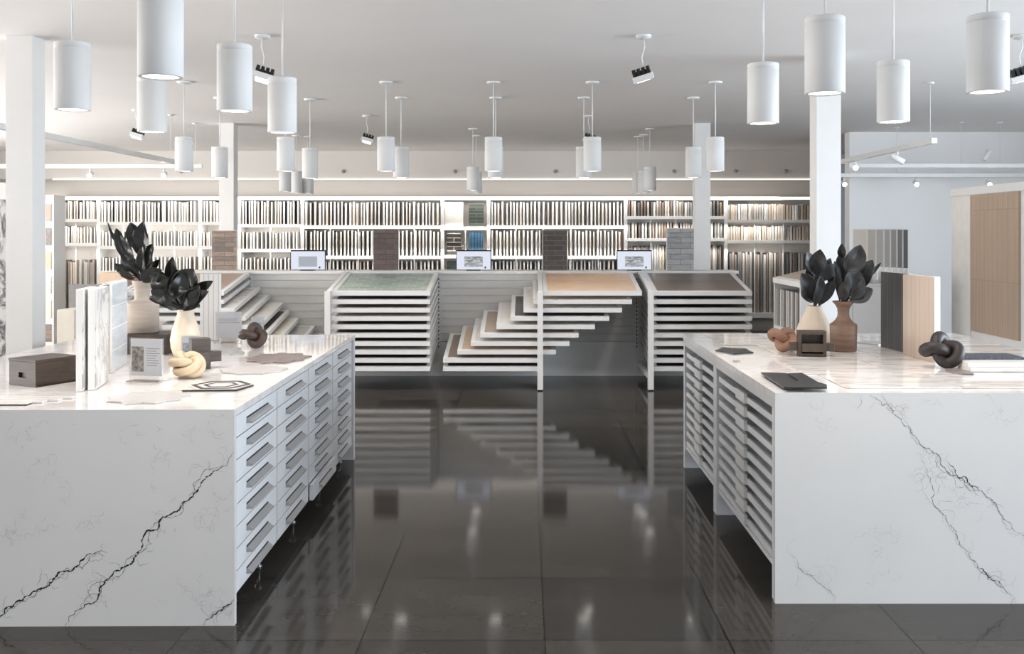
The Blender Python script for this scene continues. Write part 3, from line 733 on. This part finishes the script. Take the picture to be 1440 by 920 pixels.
track('track_rail', 'white suspended track across the right, upper of the two rails', (3.95, 12.2, TZ), (7.9, 12.2, TZ), (0.35, 0.47, 0.8))
track('track_rail', 'white suspended track across the right, lower of the two rails', (3.95, 12.75, TZ-0.085), (7.9, 12.75, TZ-0.085), (0.2, 0.9))
def track_spot(px, py, Y, zr, label, aim, on_=True, big=1.0):
    t = thing('track_spotlight', label, 'track spotlight', (X_at(px, Y), Y, zr))
    R = Vector(aim).to_track_quat('Z', 'Y').to_matrix().to_4x4(); R.translation = Vector((0, 0, -0.075))
    obj('arm', MB().tube([(0, 0, -0.001), (0, 0, -0.05)], 0.010, 10), M['metal'], t)
    obj('housing', MB().lathe([(0.001, -0.07), (0.028, -0.07), (0.030, -0.066), (0.030, 0.068), (0.026, 0.07)], 24).xform(R), M['metal'], t)
    obj('lens', MB().lathe([(0.0265, 0.0665), (0.001, 0.0665)], 24).xform(R), M['spotlens'] if on_ else M['metal'], t)
    return t
track_spot(127, 244, 12.3, TZ-0.001, 'lit track spot at left, nearest the tall left column', (0.25, -1, -0.25))
track_spot(231, 245, 12.3, TZ-0.001, 'lit track spot at left, beside the small pendant', (0.2, -1, -0.25))
track_spot(1187, 245, 12.75, TZ-0.086, 'lit track spot right beside the tall right column', (-0.2, -1, -0.3))
track_spot(1288, 245, 12.75, TZ-0.086, 'lit track spot on the right lower rail, in its middle', (-0.2, -1, -0.3))
track_spot(1390, 245, 12.75, TZ-0.086, 'lit track spot on the right lower rail, nearest the tan wall display', (-0.2, -1, -0.3))
track_spot(1203, 233, 11.03, TZ-0.001, 'brightest track spot, facing the camera at the end of the right track', (-0.3, -1, -0.1))
track_spot(1262, 220, 9.75, TZ-0.001, 'unlit white cylinder spot hanging tilted under the right depth track', (1, -0.2, -0.6), False)
track_spot(1388, 208, 12.2, TZ+0.23, 'small white cylinder spot above the right rail', (0.5, -0.1, 0.9), False)

# ------------------------------------------------------------------ things on the left island
LT = 0.911
def oncounter(px, py, Z=LT): return on(px, py, Z)
# crate
cx, cy = on(50, 545, LT)
d1 = Vector((-0.174, 0.09)).normalized(); ang = math.atan2(-d1.y, -d1.x)
cr = thing('wooden_crate', 'dark brown wooden crate with a slot handle at the left edge of the left worktop', 'crate', (cx, cy, LT), (0, 0, ang))
W_, L_, H_ = 0.196, 0.24, 0.118
m = MB()
m.box(-W_, 0, 0, 0.012, 0, 0.040).box(-W_, 0, 0, 0.012, 0.066, H_).box(-W_, -0.125, 0, 0.012, 0.040, 0.066).box(-0.070, 0, 0, 0.012, 0.040, 0.066)
m.box(-W_, 0, L_-0.012, L_, 0, H_).box(-W_, -W_+0.012, 0.012, L_-0.012, 0, H_).box(-0.012, 0, 0.012, L_-0.012, 0, H_).box(-W_, 0, 0.012, L_-0.012, 0, 0.01)
obj('body', m, M['crate'], cr)
obj('lid', MB().box(-W_-0.002, 0.002, -0.002, L_+0.002, H_+0.0005, H_+0.012), M['crate'], cr, bevel=0.002)
obj('slot_shade_plate', MB().box(-0.13, -0.065, 0.0125, 0.02, 0.035, 0.07), M['black'], cr)  # black plate behind the handle slot, stands in for the shade inside
# upright tile boards
bd = [(111.5, 551, 0.030, 'marblew', 'white marble board at the left front of the upright group', 0.30), (129, 549, 0.034, 'marblew', 'white marble board second in the upright group, grey-veined face', 0.30), (141.5, 534, 0.012, 't_dtaupe', 'thin brown-faced board in the middle of the upright group', 0.18), (146.3, 525.5, 0.012, 't_charcoal', 'thin dark-faced board beside the white grid tile board', 0.40), (154, 525.5, 0.022, 'gridw', 'board faced with white grid tiles, rightmost of the upright group', 0.44)]
for px, py, th, mm, lab, dep in bd:
    x, y = on(px, py, LT)
    t = thing('tile_board', lab+' on the left worktop', 'sample board', (x, y, LT), (0, 0, math.radians(12)), 'upright boards on the left worktop')
    obj('backing', MB().box(-th/2, th/2-0.004, 0, dep, 0, 0.478), M['edge'], t, bevel=0.002)
    obj('tile_face', MB().box(th/2-0.0038, th/2+0.002, 0.003, dep-0.003, 0.003, 0.475), M[mm], t)
# dark block under the first vase
x, y = X_at(204, 6.1), 6.1
t = obj('wooden_block', MB().box(-0.135, 0.135, 0, 0.28, 0, 0.12), M['crate'], loc=(x, y, LT), bevel=0.004)
tag(t, 'dark brown wooden riser box under the grey stoneware vase', 'block')
def vase(name, label, loc, prof, m, n=48):
    """Lathe with an inner wall so the mouth is open."""
    inner = [(max(0.004, r-0.006), z) for r, z in reversed(prof) if z > 0.012]
    t = obj(name, MB().lathe([(0.001, 0)]+prof+inner+[(0.001, 0.012)], n, smooth=True), m, loc=loc)
    return tag(t, label, 'vase')
v1 = (X_at(200, 6.25), 6.25, LT+0.1205)
vase('stoneware_vase', 'grey beige stoneware vase with a stepped neck on a dark riser box', v1,
     [(0.090, 0), (0.100, 0.006), (0.101, 0.15), (0.103, 0.185), (0.099, 0.192), (0.062, 0.197), (0.050, 0.206), (0.046, 0.225), (0.048, 0.27), (0.054, 0.30), (0.062, 0.322), (0.060, 0.326)], M['stoneware'])
v2 = (X_at(261, 6.05), 6.05, LT)
vase('cream_vase', 'cream bottle vase holding broad black leaves on the left worktop', v2,
     [(0.060, 0), (0.070, 0.004), (0.086, 0.05), (0.090, 0.10), (0.082, 0.15), (0.062, 0.21), (0.050, 0.25), (0.048, 0.278), (0.046, 0.281)], M['creamvase'])
# leaf bunches
def leaf_mesh(L, W, curl, fold, seed):
    r = random.Random(seed); n = 14; vs = []; prof = []
    for i in range(n+1):
        s = i/n; wv = W*0.5*(max(0.0, math.sin(PI*min(1, s**1.02)))**0.72)
        if i == n: wv = 0.002
        if i == 0: wv = 0.004
        prof.append((s, wv))
    cols = [-1, -0.55, 0, 0.55, 1]
    for s, wv in prof:
        for c in cols:
            wob = 0.16*wv*math.sin(9*s+c*2+seed)
            vs.append((c*wv, s*L, curl*L*s*s+abs(c)*wv*fold+wob))
    fs = []
    k = len(cols)
    for i in range(n):
        for j in range(k-1): fs.append((i*k+j, i*k+j+1, (i+1)*k+j+1, (i+1)*k+j))
    return vs, fs
def bunch(label, Y, zoom, neck, leaves, m, seed, wm=1.28):
    zx, zy, zf = zoom
    t = thing('leaf_bunch', label, 'dried leaves', (neck[0], neck[1], neck[2]))
    r = random.Random(seed); org = Vector(neck)
    for i, (bx, by, tx, ty, wz, dep) in enumerate(leaves):
        Yl = Y+dep
        B = Vector((X_at(zx+bx/zf, Yl), Yl, Z_at(zy+by/zf, Yl))); Yt = Yl+r.uniform(-0.07, 0.03)
        T = Vector((X_at(zx+tx/zf, Yt), Yt, Z_at(zy+ty/zf, Yt)))
        ax = T-B; L = ax.length; ax.normalize()
        nrm = Vector((r.uniform(-0.55, 0.55), -1, r.uniform(0.0, 0.5))); nrm = (nrm-ax*nrm.dot(ax)).normalized(); sx = ax.cross(nrm)
        Mx = Matrix((sx, ax, nrm)).transposed().to_4x4()
        Mx.translation = B-org
        wd = wz/zf*Yl/F
        vs, fs = leaf_mesh(L*1.02, wd*wm, r.uniform(-0.12, 0.12), r.uniform(0.3, 0.75), i+seed)
        mb = MB(); mb.add(vs, fs, 0, True); mb.xform(Mx)
        lf = obj('leaf', mb, m, t)
        sd = lf.modifiers.new('thick', 'SOLIDIFY'); sd.thickness = 0.0018
        ss = lf.modifiers.new('smooth', 'SUBSURF'); ss.levels = 1; ss.render_levels = 1
        b0 = B-org; mid = b0*0.55+Vector((r.uniform(-.008, .008), r.uniform(-.006, .006), 0.02))
        root = Vector((r.uniform(-.012, .012), r.uniform(-.012, .012), -0.08))
        obj('stem', MB().tube([root, root*0.2+Vector((0, 0, 0.0)), mid, b0+ax*0.02], [0.004, 0.004, 0.0035, 0.0025], 7), M['stem'], t)
    return t
Z4 = (140, 300, 5.11)
bunch('tall bunch of black dried leaves in the grey stoneware vase', 6.25, Z4, (v1[0], v1[1], v1[2]+0.32), [
    (130,240,65,65,26,0.02), (190,340,122,112,62,0.0), (240,410,172,190,82,0.03), (275,450,160,272,76,-0.03), (285,280,228,72,84,0.04), (318,290,322,60,92,-0.01), (312,455,312,240,64,-0.04),
    (345,415,395,225,104,0.01), (220,458,108,362,52,-0.05), (290,485,445,408,84,-0.05), (250,475,165,395,66,-0.06), (300,480,255,330,70,0.04), (330,470,420,340,60,0.05), (270,290,250,120,50,0.06)], M['leaf'], 31)
bunch('low bunch of broad black leaves in the cream vase on the left', 6.05, Z4, (v2[0], v2[1], v2[2]+0.275), [
    (520,490,525,318,70,0.04), (560,560,680,400,130,0.0), (580,670,590,440,128,-0.05), (510,620,395,430,112,0.0), (590,685,375,560,88,-0.06), (600,700,775,560,108,-0.07), (640,600,800,492,66,0.02), (500,650,362,612,34,0.05), (570,690,460,590,70,-0.08),
    (510,560,430,415,74,0.05), (560,620,550,400,120,0.05), (640,640,690,450,110,0.05), (540,680,440,520,90,0.03), (620,690,720,520,90,-0.02), (480,600,640,560,80,-0.03)], M['leaf'], 57)
# knots and interlocking blocks
def knot(label, loc, size, flat, m, rot, tube, braid=False):
    pts = []; N = 220 if braid else 120
    for i in range(N):
        a = 2*PI*i/N
        pts.append(Vector((math.sin(a)+2*math.sin(2*a), math.cos(a)-2*math.cos(2*a), -1.15*math.sin(3*a)*flat)))
    if braid: pts = [Vector(((2+math.cos(4*a))*math.cos(3*a), (2+math.cos(4*a))*math.sin(3*a), math.sin(4*a)*flat)) for a in (2*PI*i/N for i in range(N))]
    sc_ = size/6.0/1.12
    mb = MB(); R = Euler(rot).to_matrix()
    pts = [R@(p*sc_) for p in pts]
    mb.tube(pts, tube, 16, closed=True)
    zmin = min(v[2] for v in mb.v); mb.v = [(v[0], v[1], v[2]-zmin) for v in mb.v]
    t = obj('wooden_knot', mb, m, loc=loc)
    return tag(t, label, 'ornament')
x, y = X_at(263, 5.12), 5.12
knot('pale beige wooden knot in front of the grey cross block on the left worktop', (x, y, LT), 0.165, 1.25, M['beigeknot'], (math.radians(20), 0.15, 0.4), 0.0215, True)
x, y = X_at(357, 6.45), 6.45
knot('brown wooden knot near the far edge of the left worktop', (x, y, LT), 0.17, 1.0, M['brownknot'], (math.radians(30), -0.2, 0.9), 0.026)
def cross_block(label, loc, rz, m, s=1.0):
    t = thing('cross_block', label, 'ornament', loc, (0, 0, rz))
    obj('upright_bar', MB().box(-0.05*s, 0.05*s, -0.045*s, 0.045*s, 0, 0.165*s), m, t, bevel=0.002)
    obj('cross_bar', MB().box(-0.11*s, -0.0502*s, -0.032*s, 0.032*s, 0.035*s, 0.09*s), m, t, bevel=0.002)
    obj('cross_bar', MB().box(0.0502*s, 0.11*s, -0.032*s, 0.032*s, 0.035*s, 0.09*s), m, t, bevel=0.002)
    obj('front_bar', MB().box(-0.03*s, 0.03*s, -0.10*s, -0.0452*s, 0.03*s, 0.09*s), m, t, bevel=0.002)
    return t
x, y = X_at(281, 5.48), 5.48
cross_block('grey brown interlocking cross block behind the beige knot', (x, y, LT), 0.5, M['greyblock'])
# printed cards in acrylic stands
def card(label, x, y, w_, h_, rz, pic, z=LT, lines=5):
    t = thing('card_holder', label, 'sign holder', (x, y, z), (0, 0, rz))
    m = MB().box(-w_/2-0.006, w_/2+0.006, -0.0045, -0.0025, 0.006, h_+0.014).box(-w_/2-0.006, w_/2+0.006, 0.0025, 0.0045, 0.006, h_+0.014).box(-w_/2-0.006, w_/2+0.006, -0.035, 0.035, 0, 0.0055)
    obj('acrylic_stand', m, M['acrylic'], t)
    m = MB().box(-w_/2, w_/2, -0.0016, 0.0016, 0.03, h_+0.01)
    pg = obj('printed_page', m, M['page'], t)
    if pic: obj('picture', MB().box(-w_/2+0.006, -w_*0.08, -0.0021, -0.0017, 0.05, h_-0.03), pic, pg)
    m = MB(); rr = random.Random(int(abs(x)*1000)); x0 = 0.0 if pic else -w_*0.4
    for q in range(lines):
        zz = h_-0.04-q*0.012
        m.box(x0, x0+(w_*0.44-x0)*rr.uniform(0.6, 1), -0.0021, -0.0017, zz, zz+0.0025)
    obj('text_lines', m, M['ink'], pg)
    return t
x, y = on(206, 537, LT)
card('acrylic stand with a picture page, left of the beige knot', x, y, 0.175, 0.205, -0.22, M['photo'], lines=8)
x, y = X_at(268, 5.75), 5.75
card('small picture card leaning at the cream vase, behind the cross block', x, y, 0.10, 0.14, 0.15, M['photo2'], lines=0)
x, y = X_at(322, 6.75), 6.75
card('white text card in a clear stand before the taupe rack', x, y, 0.17, 0.20, 0.05, None, lines=3)
x, y = X_at(362, 6.95), 6.95
card('small white card behind the brown knot', x, y, 0.085, 0.15, 0.1, None, lines=2)
# fluted white panel at the rear
t = thing('fluted_panel', 'tall fluted white tile board at the back of the left worktop', 'sample board', (X_at(294, 6.9), 6.9, LT))
obj('backing', MB().box(-0.062, 0.075, 0, 0.03, 0, 0.462), M['edge'], t)
obj('tile_face', MB().box(-0.06, 0.073, -0.010, -0.0005, 0.002, 0.460), M['ribwhite'], t)
# flat mosaics
def ngon(n, rx, ry, rot=0): return [(rx*math.cos(2*PI*i/n+rot), ry*math.sin(2*PI*i/n+rot)) for i in range(n)]
def ring_prism(mb, n, r0, r1, z0, z1, mi, sy=1):
    o = ngon(n, r1, r1*sy); i_ = ngon(n, r0, r0*sy)
    vs = [(x, y, z1) for x, y in o]+[(x, y, z1) for x, y in i_]+[(x, y, z0) for x, y in o]
    fs = []
    for k in range(n):
        q = (k+1) % n; fs.append((k, q, n+q, n+k)); fs.append((2*n+k, 2*n+q, q, k))
    mb.add(vs, fs, mi)
x, y = on(311, 543, LT)
t = thing('hexagon_mosaic', 'black and white banded hexagon mosaic lying at the front of the left worktop', 'mosaic', (x, y, LT), (0, 0, 0.1))
m = MB().prism(ngon(6, 0.158, 0.158), 0, 0.006, 0)
obj('tile_sheet', m, M['mosaicw'], t)
m = MB(); ring_prism(m, 6, 0.118, 0.142, 0.0062, 0.0075, 0); ring_prism(m, 6, 0.068, 0.084, 0.0062, 0.0075, 0)
m.prism([(-0.14, -0.145), (0.10, -0.155), (0.15, -0.02), (0.158, -0.02), (0.105, -0.172), (-0.15, -0.16)], 0.0, 0.0061, 0)
obj('dark_band', m, M['stoneblack'], t)
def sheet(label, px, py, rx, ry, m, seed, n=18, th=0.007, Z=LT, lobes=0.14):
    x, y = on(px, py, Z); r = random.Random(seed); pts = []
    for i in range(n):
        a = 2*PI*i/n; k = 1+lobes*(1 if i % 2 else -1)*r.uniform(0.5, 1); pts.append((rx*k*math.cos(a), ry*k*math.sin(a)))
    t = obj('mosaic_sheet', MB().prism(pts, 0, th), m, loc=(x, y, Z)); return tag(t, label, 'mosaic')
sheet('purple grey lobed mosaic sheet near the drawers of the left worktop', 391, 504.5, 0.172, 0.23, M['pur'], 5)
sheet('pale marble mosaic sheet between the purple sheet and the hexagon mosaic', 356, 521, 0.17, 0.16, M['mosaicg'], 8, lobes=0.1)
sheet('pale lobed marble mosaic at the front edge of the left worktop', 209, 560, 0.165, 0.17, M['mosaicg'], 9)
sheet('small grey stone chip beside the brown knot', 334, 498, 0.04, 0.08, M['t_grey'], 4, 8, lobes=0.03)
x, y = on(18, 566, LT)
m = MB()
for q in range(4): m.box(-0.18+q*0.02, 0.10+q*0.04, q*0.055-0.1, q*0.055-0.05, 0, 0.007)
m.box(-0.18, 0.10, -0.1, 0.11, 0, 0.004)
tag(obj('mosaic_sheet', m, M['mosaicw'], loc=(x, y+0.02, LT)), 'white stepped brick mosaic sheet at the near left of the left worktop', 'mosaic')

# ------------------------------------------------------------------ things on the right island
RT = RTOP+0.001
rs = random.Random(5)
# large warm marble tiles laid over the worktop
slabs = []
for r_i, (ya, yb) in enumerate(((4.56, 5.02), (5.03, 5.66), (5.67, 6.32), (6.33, 7.04))):
    xs = [1.46, 2.0, 2.62, 3.02] if r_i % 2 == 0 else [1.40, 1.86, 2.42, 3.02]
    if r_i == 3: xs = [1.25, 1.62, 2.3, 3.02]
    for c_i in range(3):
        slabs.append((xs[c_i]+0.003, xs[c_i+1]-0.003, ya, yb, r_i, c_i))
rown = ['nearest', 'second', 'third', 'farthest']; coln = ['left', 'middle', 'right']
for xa, xb, ya, yb, r_i, c_i in slabs:
    t = obj('marble_tile', MB().box(-(xb-xa)/2, (xb-xa)/2, 0, yb-ya, 0, 0.006), M['warm'], loc=((xa+xb)/2, ya, RT), bevel=0.001)
    tag(t, 'warm streaked marble tile on the right worktop, %s row from the camera, %s one' % (rown[r_i], coln[c_i]), 'tile', 'marble tiles on the right worktop')
SZ = RT+0.0062      # objects on the tiles
# black slate sheets
def slab_poly(label, pxs, th, m, Z, name='slate_sheet'):
    P = [on(px, py, Z) for px, py in pxs]; ox = sum(p[0] for p in P)/len(P); oy = min(p[1] for p in P)
    t = obj(name, MB().prism([(p[0]-ox, p[1]-oy) for p in P], 0, th), m, loc=(ox, oy, Z), bevel=0.0015)
    return t
ts = thing('slate_folder', 'folded black slate-coloured sheet at the near corner of the right worktop', 'sample sheet', (1.28, 4.56, SZ))
def local_poly(pxs, z0, z1):
    P = [on(px, py, SZ+z0) for px, py in pxs]; return MB().prism([(p[0]-1.28, p[1]-4.56) for p in P], z0, z1)
obj('left_leaf', local_poly([(1102,547),(1131,547),(1124,537),(1106,527),(1070,526)], 0, 0.009), M['stoneblack'], ts, bevel=0.001)
obj('right_leaf', local_poly([(1103,546.5),(1163,547),(1163,543),(1150,539),(1128,526),(1108,527),(1123,537)], 0.0092, 0.016), M['stoneblack'], ts, bevel=0.001)
sheet('dark angular mosaic sheet near the left edge of the right worktop', 1032, 494, 0.10, 0.15, M['stoneblack'], 14, 10, 0.006, RT, 0.2)
sheet('small grey chip near the left edge of the right worktop', 1036, 509, 0.022, 0.04, M['t_grey'], 2, 4, 0.008, RT, 0.0)
sheet('flat grey tile lying before the pale desk on the right', 1226, 483, 0.10, 0.12, M['t_grey'], 2, 4, 0.008, SZ, 0.0)
knot('tan wooden knot beside the bronze cross block', (X_at(1103, 5.98), 5.98, SZ), 0.175, 1.0, M['tanknot'], (math.radians(24), 0.2, 0.2), 0.027)
t = thing('cross_block', 'bronze brown hollow cross block before the cream vase on the right', 'ornament', (X_at(1141, 5.74), 5.74, SZ), (0, 0, -0.16))
m = MB().box(-0.078, -0.060, -0.05, 0.05, 0, 0.145).box(0.060, 0.078, -0.05, 0.05, 0, 0.145).box(-0.0598, 0.0598, -0.05, 0.05, 0.127, 0.145).box(-0.0598, 0.0598, -0.05, 0.05, 0, 0.018).box(-0.0598, 0.0598, 0.03, 0.05, 0.0182, 0.1268)
obj('box_frame', m, M['bronzeblock'], t)
obj('cross_bar', MB().box(-0.0595, 0.0595, -0.075, 0.0295, 0.03, 0.075), M['bronzeblock'], t, bevel=0.002)
for sx in (-1, 1): obj('side_bar', MB().box(sx*0.0783, sx*0.125, -0.03, 0.03, 0.03, 0.075), M['bronzeblock'], t, bevel=0.002)
v3 = (X_at(1145, 6.28), 6.28, SZ)
vase('cream_vase', 'pear-shaped cream vase with charcoal leaves on the right worktop', v3,
     [(0.09, 0), (0.104, 0.008), (0.114, 0.05), (0.112, 0.085), (0.098, 0.13), (0.074, 0.18), (0.054, 0.22), (0.047, 0.245), (0.045, 0.249)], M['creamvase'])
v4 = (X_at(1186, 5.98), 5.98, SZ)
vase('brown_vase', 'brown stoneware vase with flared rim on the right worktop', v4,
     [(0.070, 0), (0.077, 0.006), (0.079, 0.09), (0.080, 0.155), (0.076, 0.163), (0.066, 0.168), (0.048, 0.185), (0.036, 0.205), (0.033, 0.225), (0.036, 0.255), (0.050, 0.28), (0.066, 0.296), (0.064, 0.299)], M['brownvase'])
Z5 = (1080, 330, 5.11)
bunch('bunch of charcoal leaves in the pear-shaped cream vase', 6.28, Z5, (v3[0], v3[1], v3[2]+0.24), [
    (335,300,283,125,76,0.02), (345,290,378,105,92,-0.02), (320,490,232,280,112,-0.03), (335,510,385,300,70,-0.05), (365,510,478,335,66,-0.04), (335,330,478,215,82,0.0), (385,250,445,168,56,0.03), (430,340,492,285,50,0.02), (310,330,300,200,60,0.05), (350,480,300,300,80,0.04), (330,350,330,200,80,0.03)], M['leafg'], 83, 1.4)
bunch('bunch of dark charcoal leaves in the brown flared vase', 5.98, Z5, (v4[0], v4[1], v4[2]+0.29), [
    (530,170,530,72,44,0.03), (560,270,665,78,116,-0.02), (565,360,512,150,86,0.02), (560,450,645,245,118,-0.03), (635,405,742,185,100,0.02), (585,480,745,392,80,-0.05), (700,320,803,200,26,0.05), (515,475,488,195,52,0.0), (545,420,575,260,110,0.05), (590,400,700,240,100,0.06), (560,300,590,120,90,0.04), (540,480,560,330,60,-0.04), (600,470,690,330,70,-0.05)], M['leafg'], 91, 1.36)
# two standing boards
def stand_board(label, px, py, dep, th, h, mm):
    x, y = on(px, py, SZ)
    t = thing('tile_board', label, 'sample board', (x, y, SZ), (0, 0, math.radians(6)))
    obj('backing', MB().box(0.0, th, 0, dep, 0, h), M['edge'], t, bevel=0.002)
    obj('tile_face', MB().box(-0.006, -0.0004, 0.0, dep, 0.0, h), M[mm], t)
    return t
stand_board('upright board faced with fluted charcoal tile on the right worktop', 1279, 497.5, 0.355, 0.02, 0.468, 'ribdark')
stand_board('upright board faced with fluted tan tile on the right worktop', 1314, 510, 0.345, 0.034, 0.468, 'ribtanZ')
knot('dark walnut wooden knot in front of the fluted tan board', (X_at(1325, 5.24), 5.24, SZ), 0.20, 1.0, M['darkknot'], (math.radians(24), -0.2, 0.5), 0.031)
x, y = X_at(1384, 5.46), 5.46
t = obj('stone_sheet', MB().box(-0.2, 0.22, -0.02, 0.20, 0, 0.026), M['bluestone'], loc=(x, y, SZ), bevel=0.006)
tag(t, 'blue grey split-face stone sheet right of the walnut knot', 'sample sheet')
for q, (dz, lab) in enumerate(((0, 'lower white bullnose trim tile under another at the right edge of the worktop'), (0.0225, 'upper white trim tile with a dark edge at the right edge of the worktop'))):
    t = obj('trim_tile', MB().box(-0.09, 0.28, -0.03+q*0.03, 0.12, 0, 0.022), [M['t_offwhite'], M['darkslot']], loc=(X_at(1386, 5.08), 5.08, SZ+dz), bevel=0.008 if q == 0 else 0.002)
    tag(t, lab, 'tile')
sheet('grey marble offcut in front of the walnut knot', 1348, 524, 0.06, 0.11, M['pur'], 6, 6, 0.008, SZ, 0.08)

# ------------------------------------------------------------------ right background
# slope-topped bin of plank samples, open to the aisle on its left side
BX, BY, BL = 2.535, 9.2, 1.0
t = thing('sample_bin', 'white bin of upright grey planks with a sloping taupe top, behind the right island', 'display bin', (BX, BY, 0))
shz = Matrix(((1,0,0,0),(0,1,0,0),(0.24,0,1,0),(0,0,0,1)))
obj('end_panel', MB().box(0, 0.48, 0, 0.03, 0, 1.155).xform(shz), M['metal'], t)
obj('end_panel', MB().box(0, 0.48, BL-0.03, BL, 0, 1.155).xform(shz), M['metal'], t)
obj('back_panel', MB().box(0.45, 0.48, 0.031, BL-0.031, 0.3, 1.2), M['slat'], t)
obj('bottom_panel', MB().box(0.0, 0.449, 0.031, BL-0.031, 0.68, 0.72), M['metal'], t)
tp = obj('top_frame', MB().box(-0.01, 0.48, 0, BL, 1.156, 1.205).xform(shz), M['metal'], t)
obj('tile_face', MB().box(0.04, 0.44, 0.05, BL-0.05, 1.2052, 1.209).xform(shz), M['t_taupe'], tp)
rr = random.Random(4); yy = 0.05; q = 0
while yy < BL-0.07:
    col = rr.choice(['mid grey', 'mid grey', 'pale grey', 'taupe'])
    o = bpy.data.objects.new('plank_sample', board_mesh(0.37, 0.05, 0.19, col, 'plank_sample')); COL.objects.link(o)
    o.location = (BX+0.02+rr.uniform(0, .02), BY+yy+0.025, 0.7205); o.rotation_euler = (0, 0, -PI/2)
    tag(o, 'short %s plank standing in the white bin behind the right island' % col, 'plank sample', '%s planks in the bin' % col)
    yy += 0.056
# pale plinth with the row of paddle samples
Yd = 9.2
xd0, xd1 = BX+0.485, 3.62
zd = Z_at(400, Yd)
dk = thing('display_plinth', 'pale white plinth carrying the row of paddle samples', 'plinth', (xd0, Yd, 0))
obj('body', MB().box(0, xd1-xd0, 0, 1.1, 0.06, zd-0.02), M['metal'], dk, bevel=0.003)
obj('top', MB().box(0, xd1-xd0+0.1, -0.01, 1.1, zd-0.0195, zd), M['paint'], dk, bevel=0.002)
obj('kick', MB().box(0.03, xd1-xd0-0.03, 0.04, 1.0, 0.0, 0.0595), M['darkslot'], dk)
greys = [('cream', (224, 216, 206)), ('light greige', (206, 202, 196)), ('pale grey', (196, 195, 192)), ('light grey', (184, 184, 183)), ('mid grey', (168, 168, 168)), ('steel grey', (140, 140, 141)), ('charcoal', (96, 96, 98))]
for q, (nm, rgb) in enumerate(greys):
    Yp = Yd+0.09+q*0.085
    xa = X_at([1200, 1219, 1232, 1242, 1252, 1261, 1269.5][q], Yp); ww = [0.135, 0.09, 0.08, 0.075, 0.07, 0.065, 0.062][q]
    ztop = Z_at(322, Yp)
    p = thing('paddle_sample', '%s paddle sample board with a white handle on the pale plinth' % nm, 'paddle sample', (xa, Yp, zd+0.0005), group='paddle samples')
    fm = mat(nm.replace(' ', '_')+'_paddle', rgb, 0.5, var=0.03)
    H2 = ztop-zd-0.0005; hb = 0.165-0.006*q
    obj('swatch', MB().box(0, ww-0.012, 0, 0.018, hb, H2-0.008), fm, p)
    obj('border', MB().box(ww-0.0118, ww, -0.002, 0.02, hb, H2).box(0, ww-0.012, -0.002, 0.02, H2-0.0078, H2), M['edge'], p)
    obj('handle', MB().tube([(ww*0.72, 0.009, 0), (ww*0.72, 0.009, hb*0.62), (ww*0.78, 0.009, hb*0.85), (ww*0.86, 0.009, hb)], [0.030, 0.030, 0.018, 0.009], 14), M['edge'], p)
# tan wing panel display on the right
t = thing('wing_panel_display', 'white display wall carrying a large ribbed tan tile panel at the right', 'display', (4.06, 7.55, 0))
obj('wing', MB().box(0, 0.12, 0, 1.95, 0.0, 2.07), M['paint'], t, bevel=0.004)
obj('header', MB().box(-0.02, -0.0005, 0.0, 1.95, 2.005, 2.075), M['paint'], t)
obj('tile_panel', MB().box(-0.02, -0.0005, 0.62, 1.50, 0.77, 2.0), M['ribtan'], t)
obj('cream_panel', MB().box(-0.012, -0.0005, 1.53, 1.90, 0.68, 2.0), M['t_offwhite'], t)
obj('front_edge', MB().box(-0.06, 0.12, -0.06, -0.0005, 0, 2.09), M['metal'], t, bevel=0.003)
obj('plinth', MB().box(-0.35, -0.0005, 0.1, 1.95, 0.0, 0.62), M['paint'], t, bevel=0.003)

# ------------------------------------------------------------------ left background
Ys = 7.75
t = thing('stone_slab_display', 'black and white swirled stone slab display cut by the left edge', 'display', (X_at(12, Ys)-0.4, Ys, 0))
obj('slab', MB().box(0, 0.395, 0, 0.03, 0.05, 1.915), M['swirl'], t)
obj('header', MB().box(0, 0.40, -0.01, 0.08, 1.917, 2.05), M['paint'], t)
obj('stand', MB().box(0, 0.395, 0.0305, 0.08, 0, 1.915).box(0, 0.395, -0.01, 0.03, 0, 0.048), M['paint'], t)
Yt = 12.0
t = thing('sample_tower', 'slim white tower of patterned tile chips right of the tall left column', 'display', (X_at(64, Yt), Yt, 0))
obj('frame', MB().box(0, 0.1, 0, 0.3, 0, 2.12), M['paint'], t)
for q in range(6):
    obj('tile_chip', MB().box(0.006, 0.07, -0.008, -0.0005, 0.35+q*0.29, 0.56+q*0.29), M[['brick1', 't_cream', 'marblew', 't_tan', 'pur', 't_taupe'][q]], t)
Yg = 10.0
t = obj('grey_slab', MB().box(0, 0.31, 0, 0.04, 0, Z_at(400, Yg)), M['f_mid grey'], loc=(X_at(97, Yg), Yg, 0), bevel=0.002)
tag(t, 'mid grey tile slab standing behind the upright white boards', 'tile slab')
Yw = 9.2
t = obj('white_plinth', MB().box(0, 0.16, 0, 0.3, 0, Z_at(436, Yw)), M['t_cream'], loc=(X_at(80, Yw), Yw, 0), bevel=0.003)
tag(t, 'small cream plinth behind the left island beside the tall left column', 'plinth')
Yp = 11.0
t = thing('tile_plinth', 'beige topped tile plinth between the tall planks and the stoneware vase', 'plinth', (X_at(140, Yp), Yp, 0))
obj('body', MB().box(0, 0.29, 0, 0.5, 0, 1.08), M['metal'], t)
obj('top_panel', MB().box(-0.005, 0.295, -0.005, 0.5, 1.0805, 1.22), M['t_tan'], t)
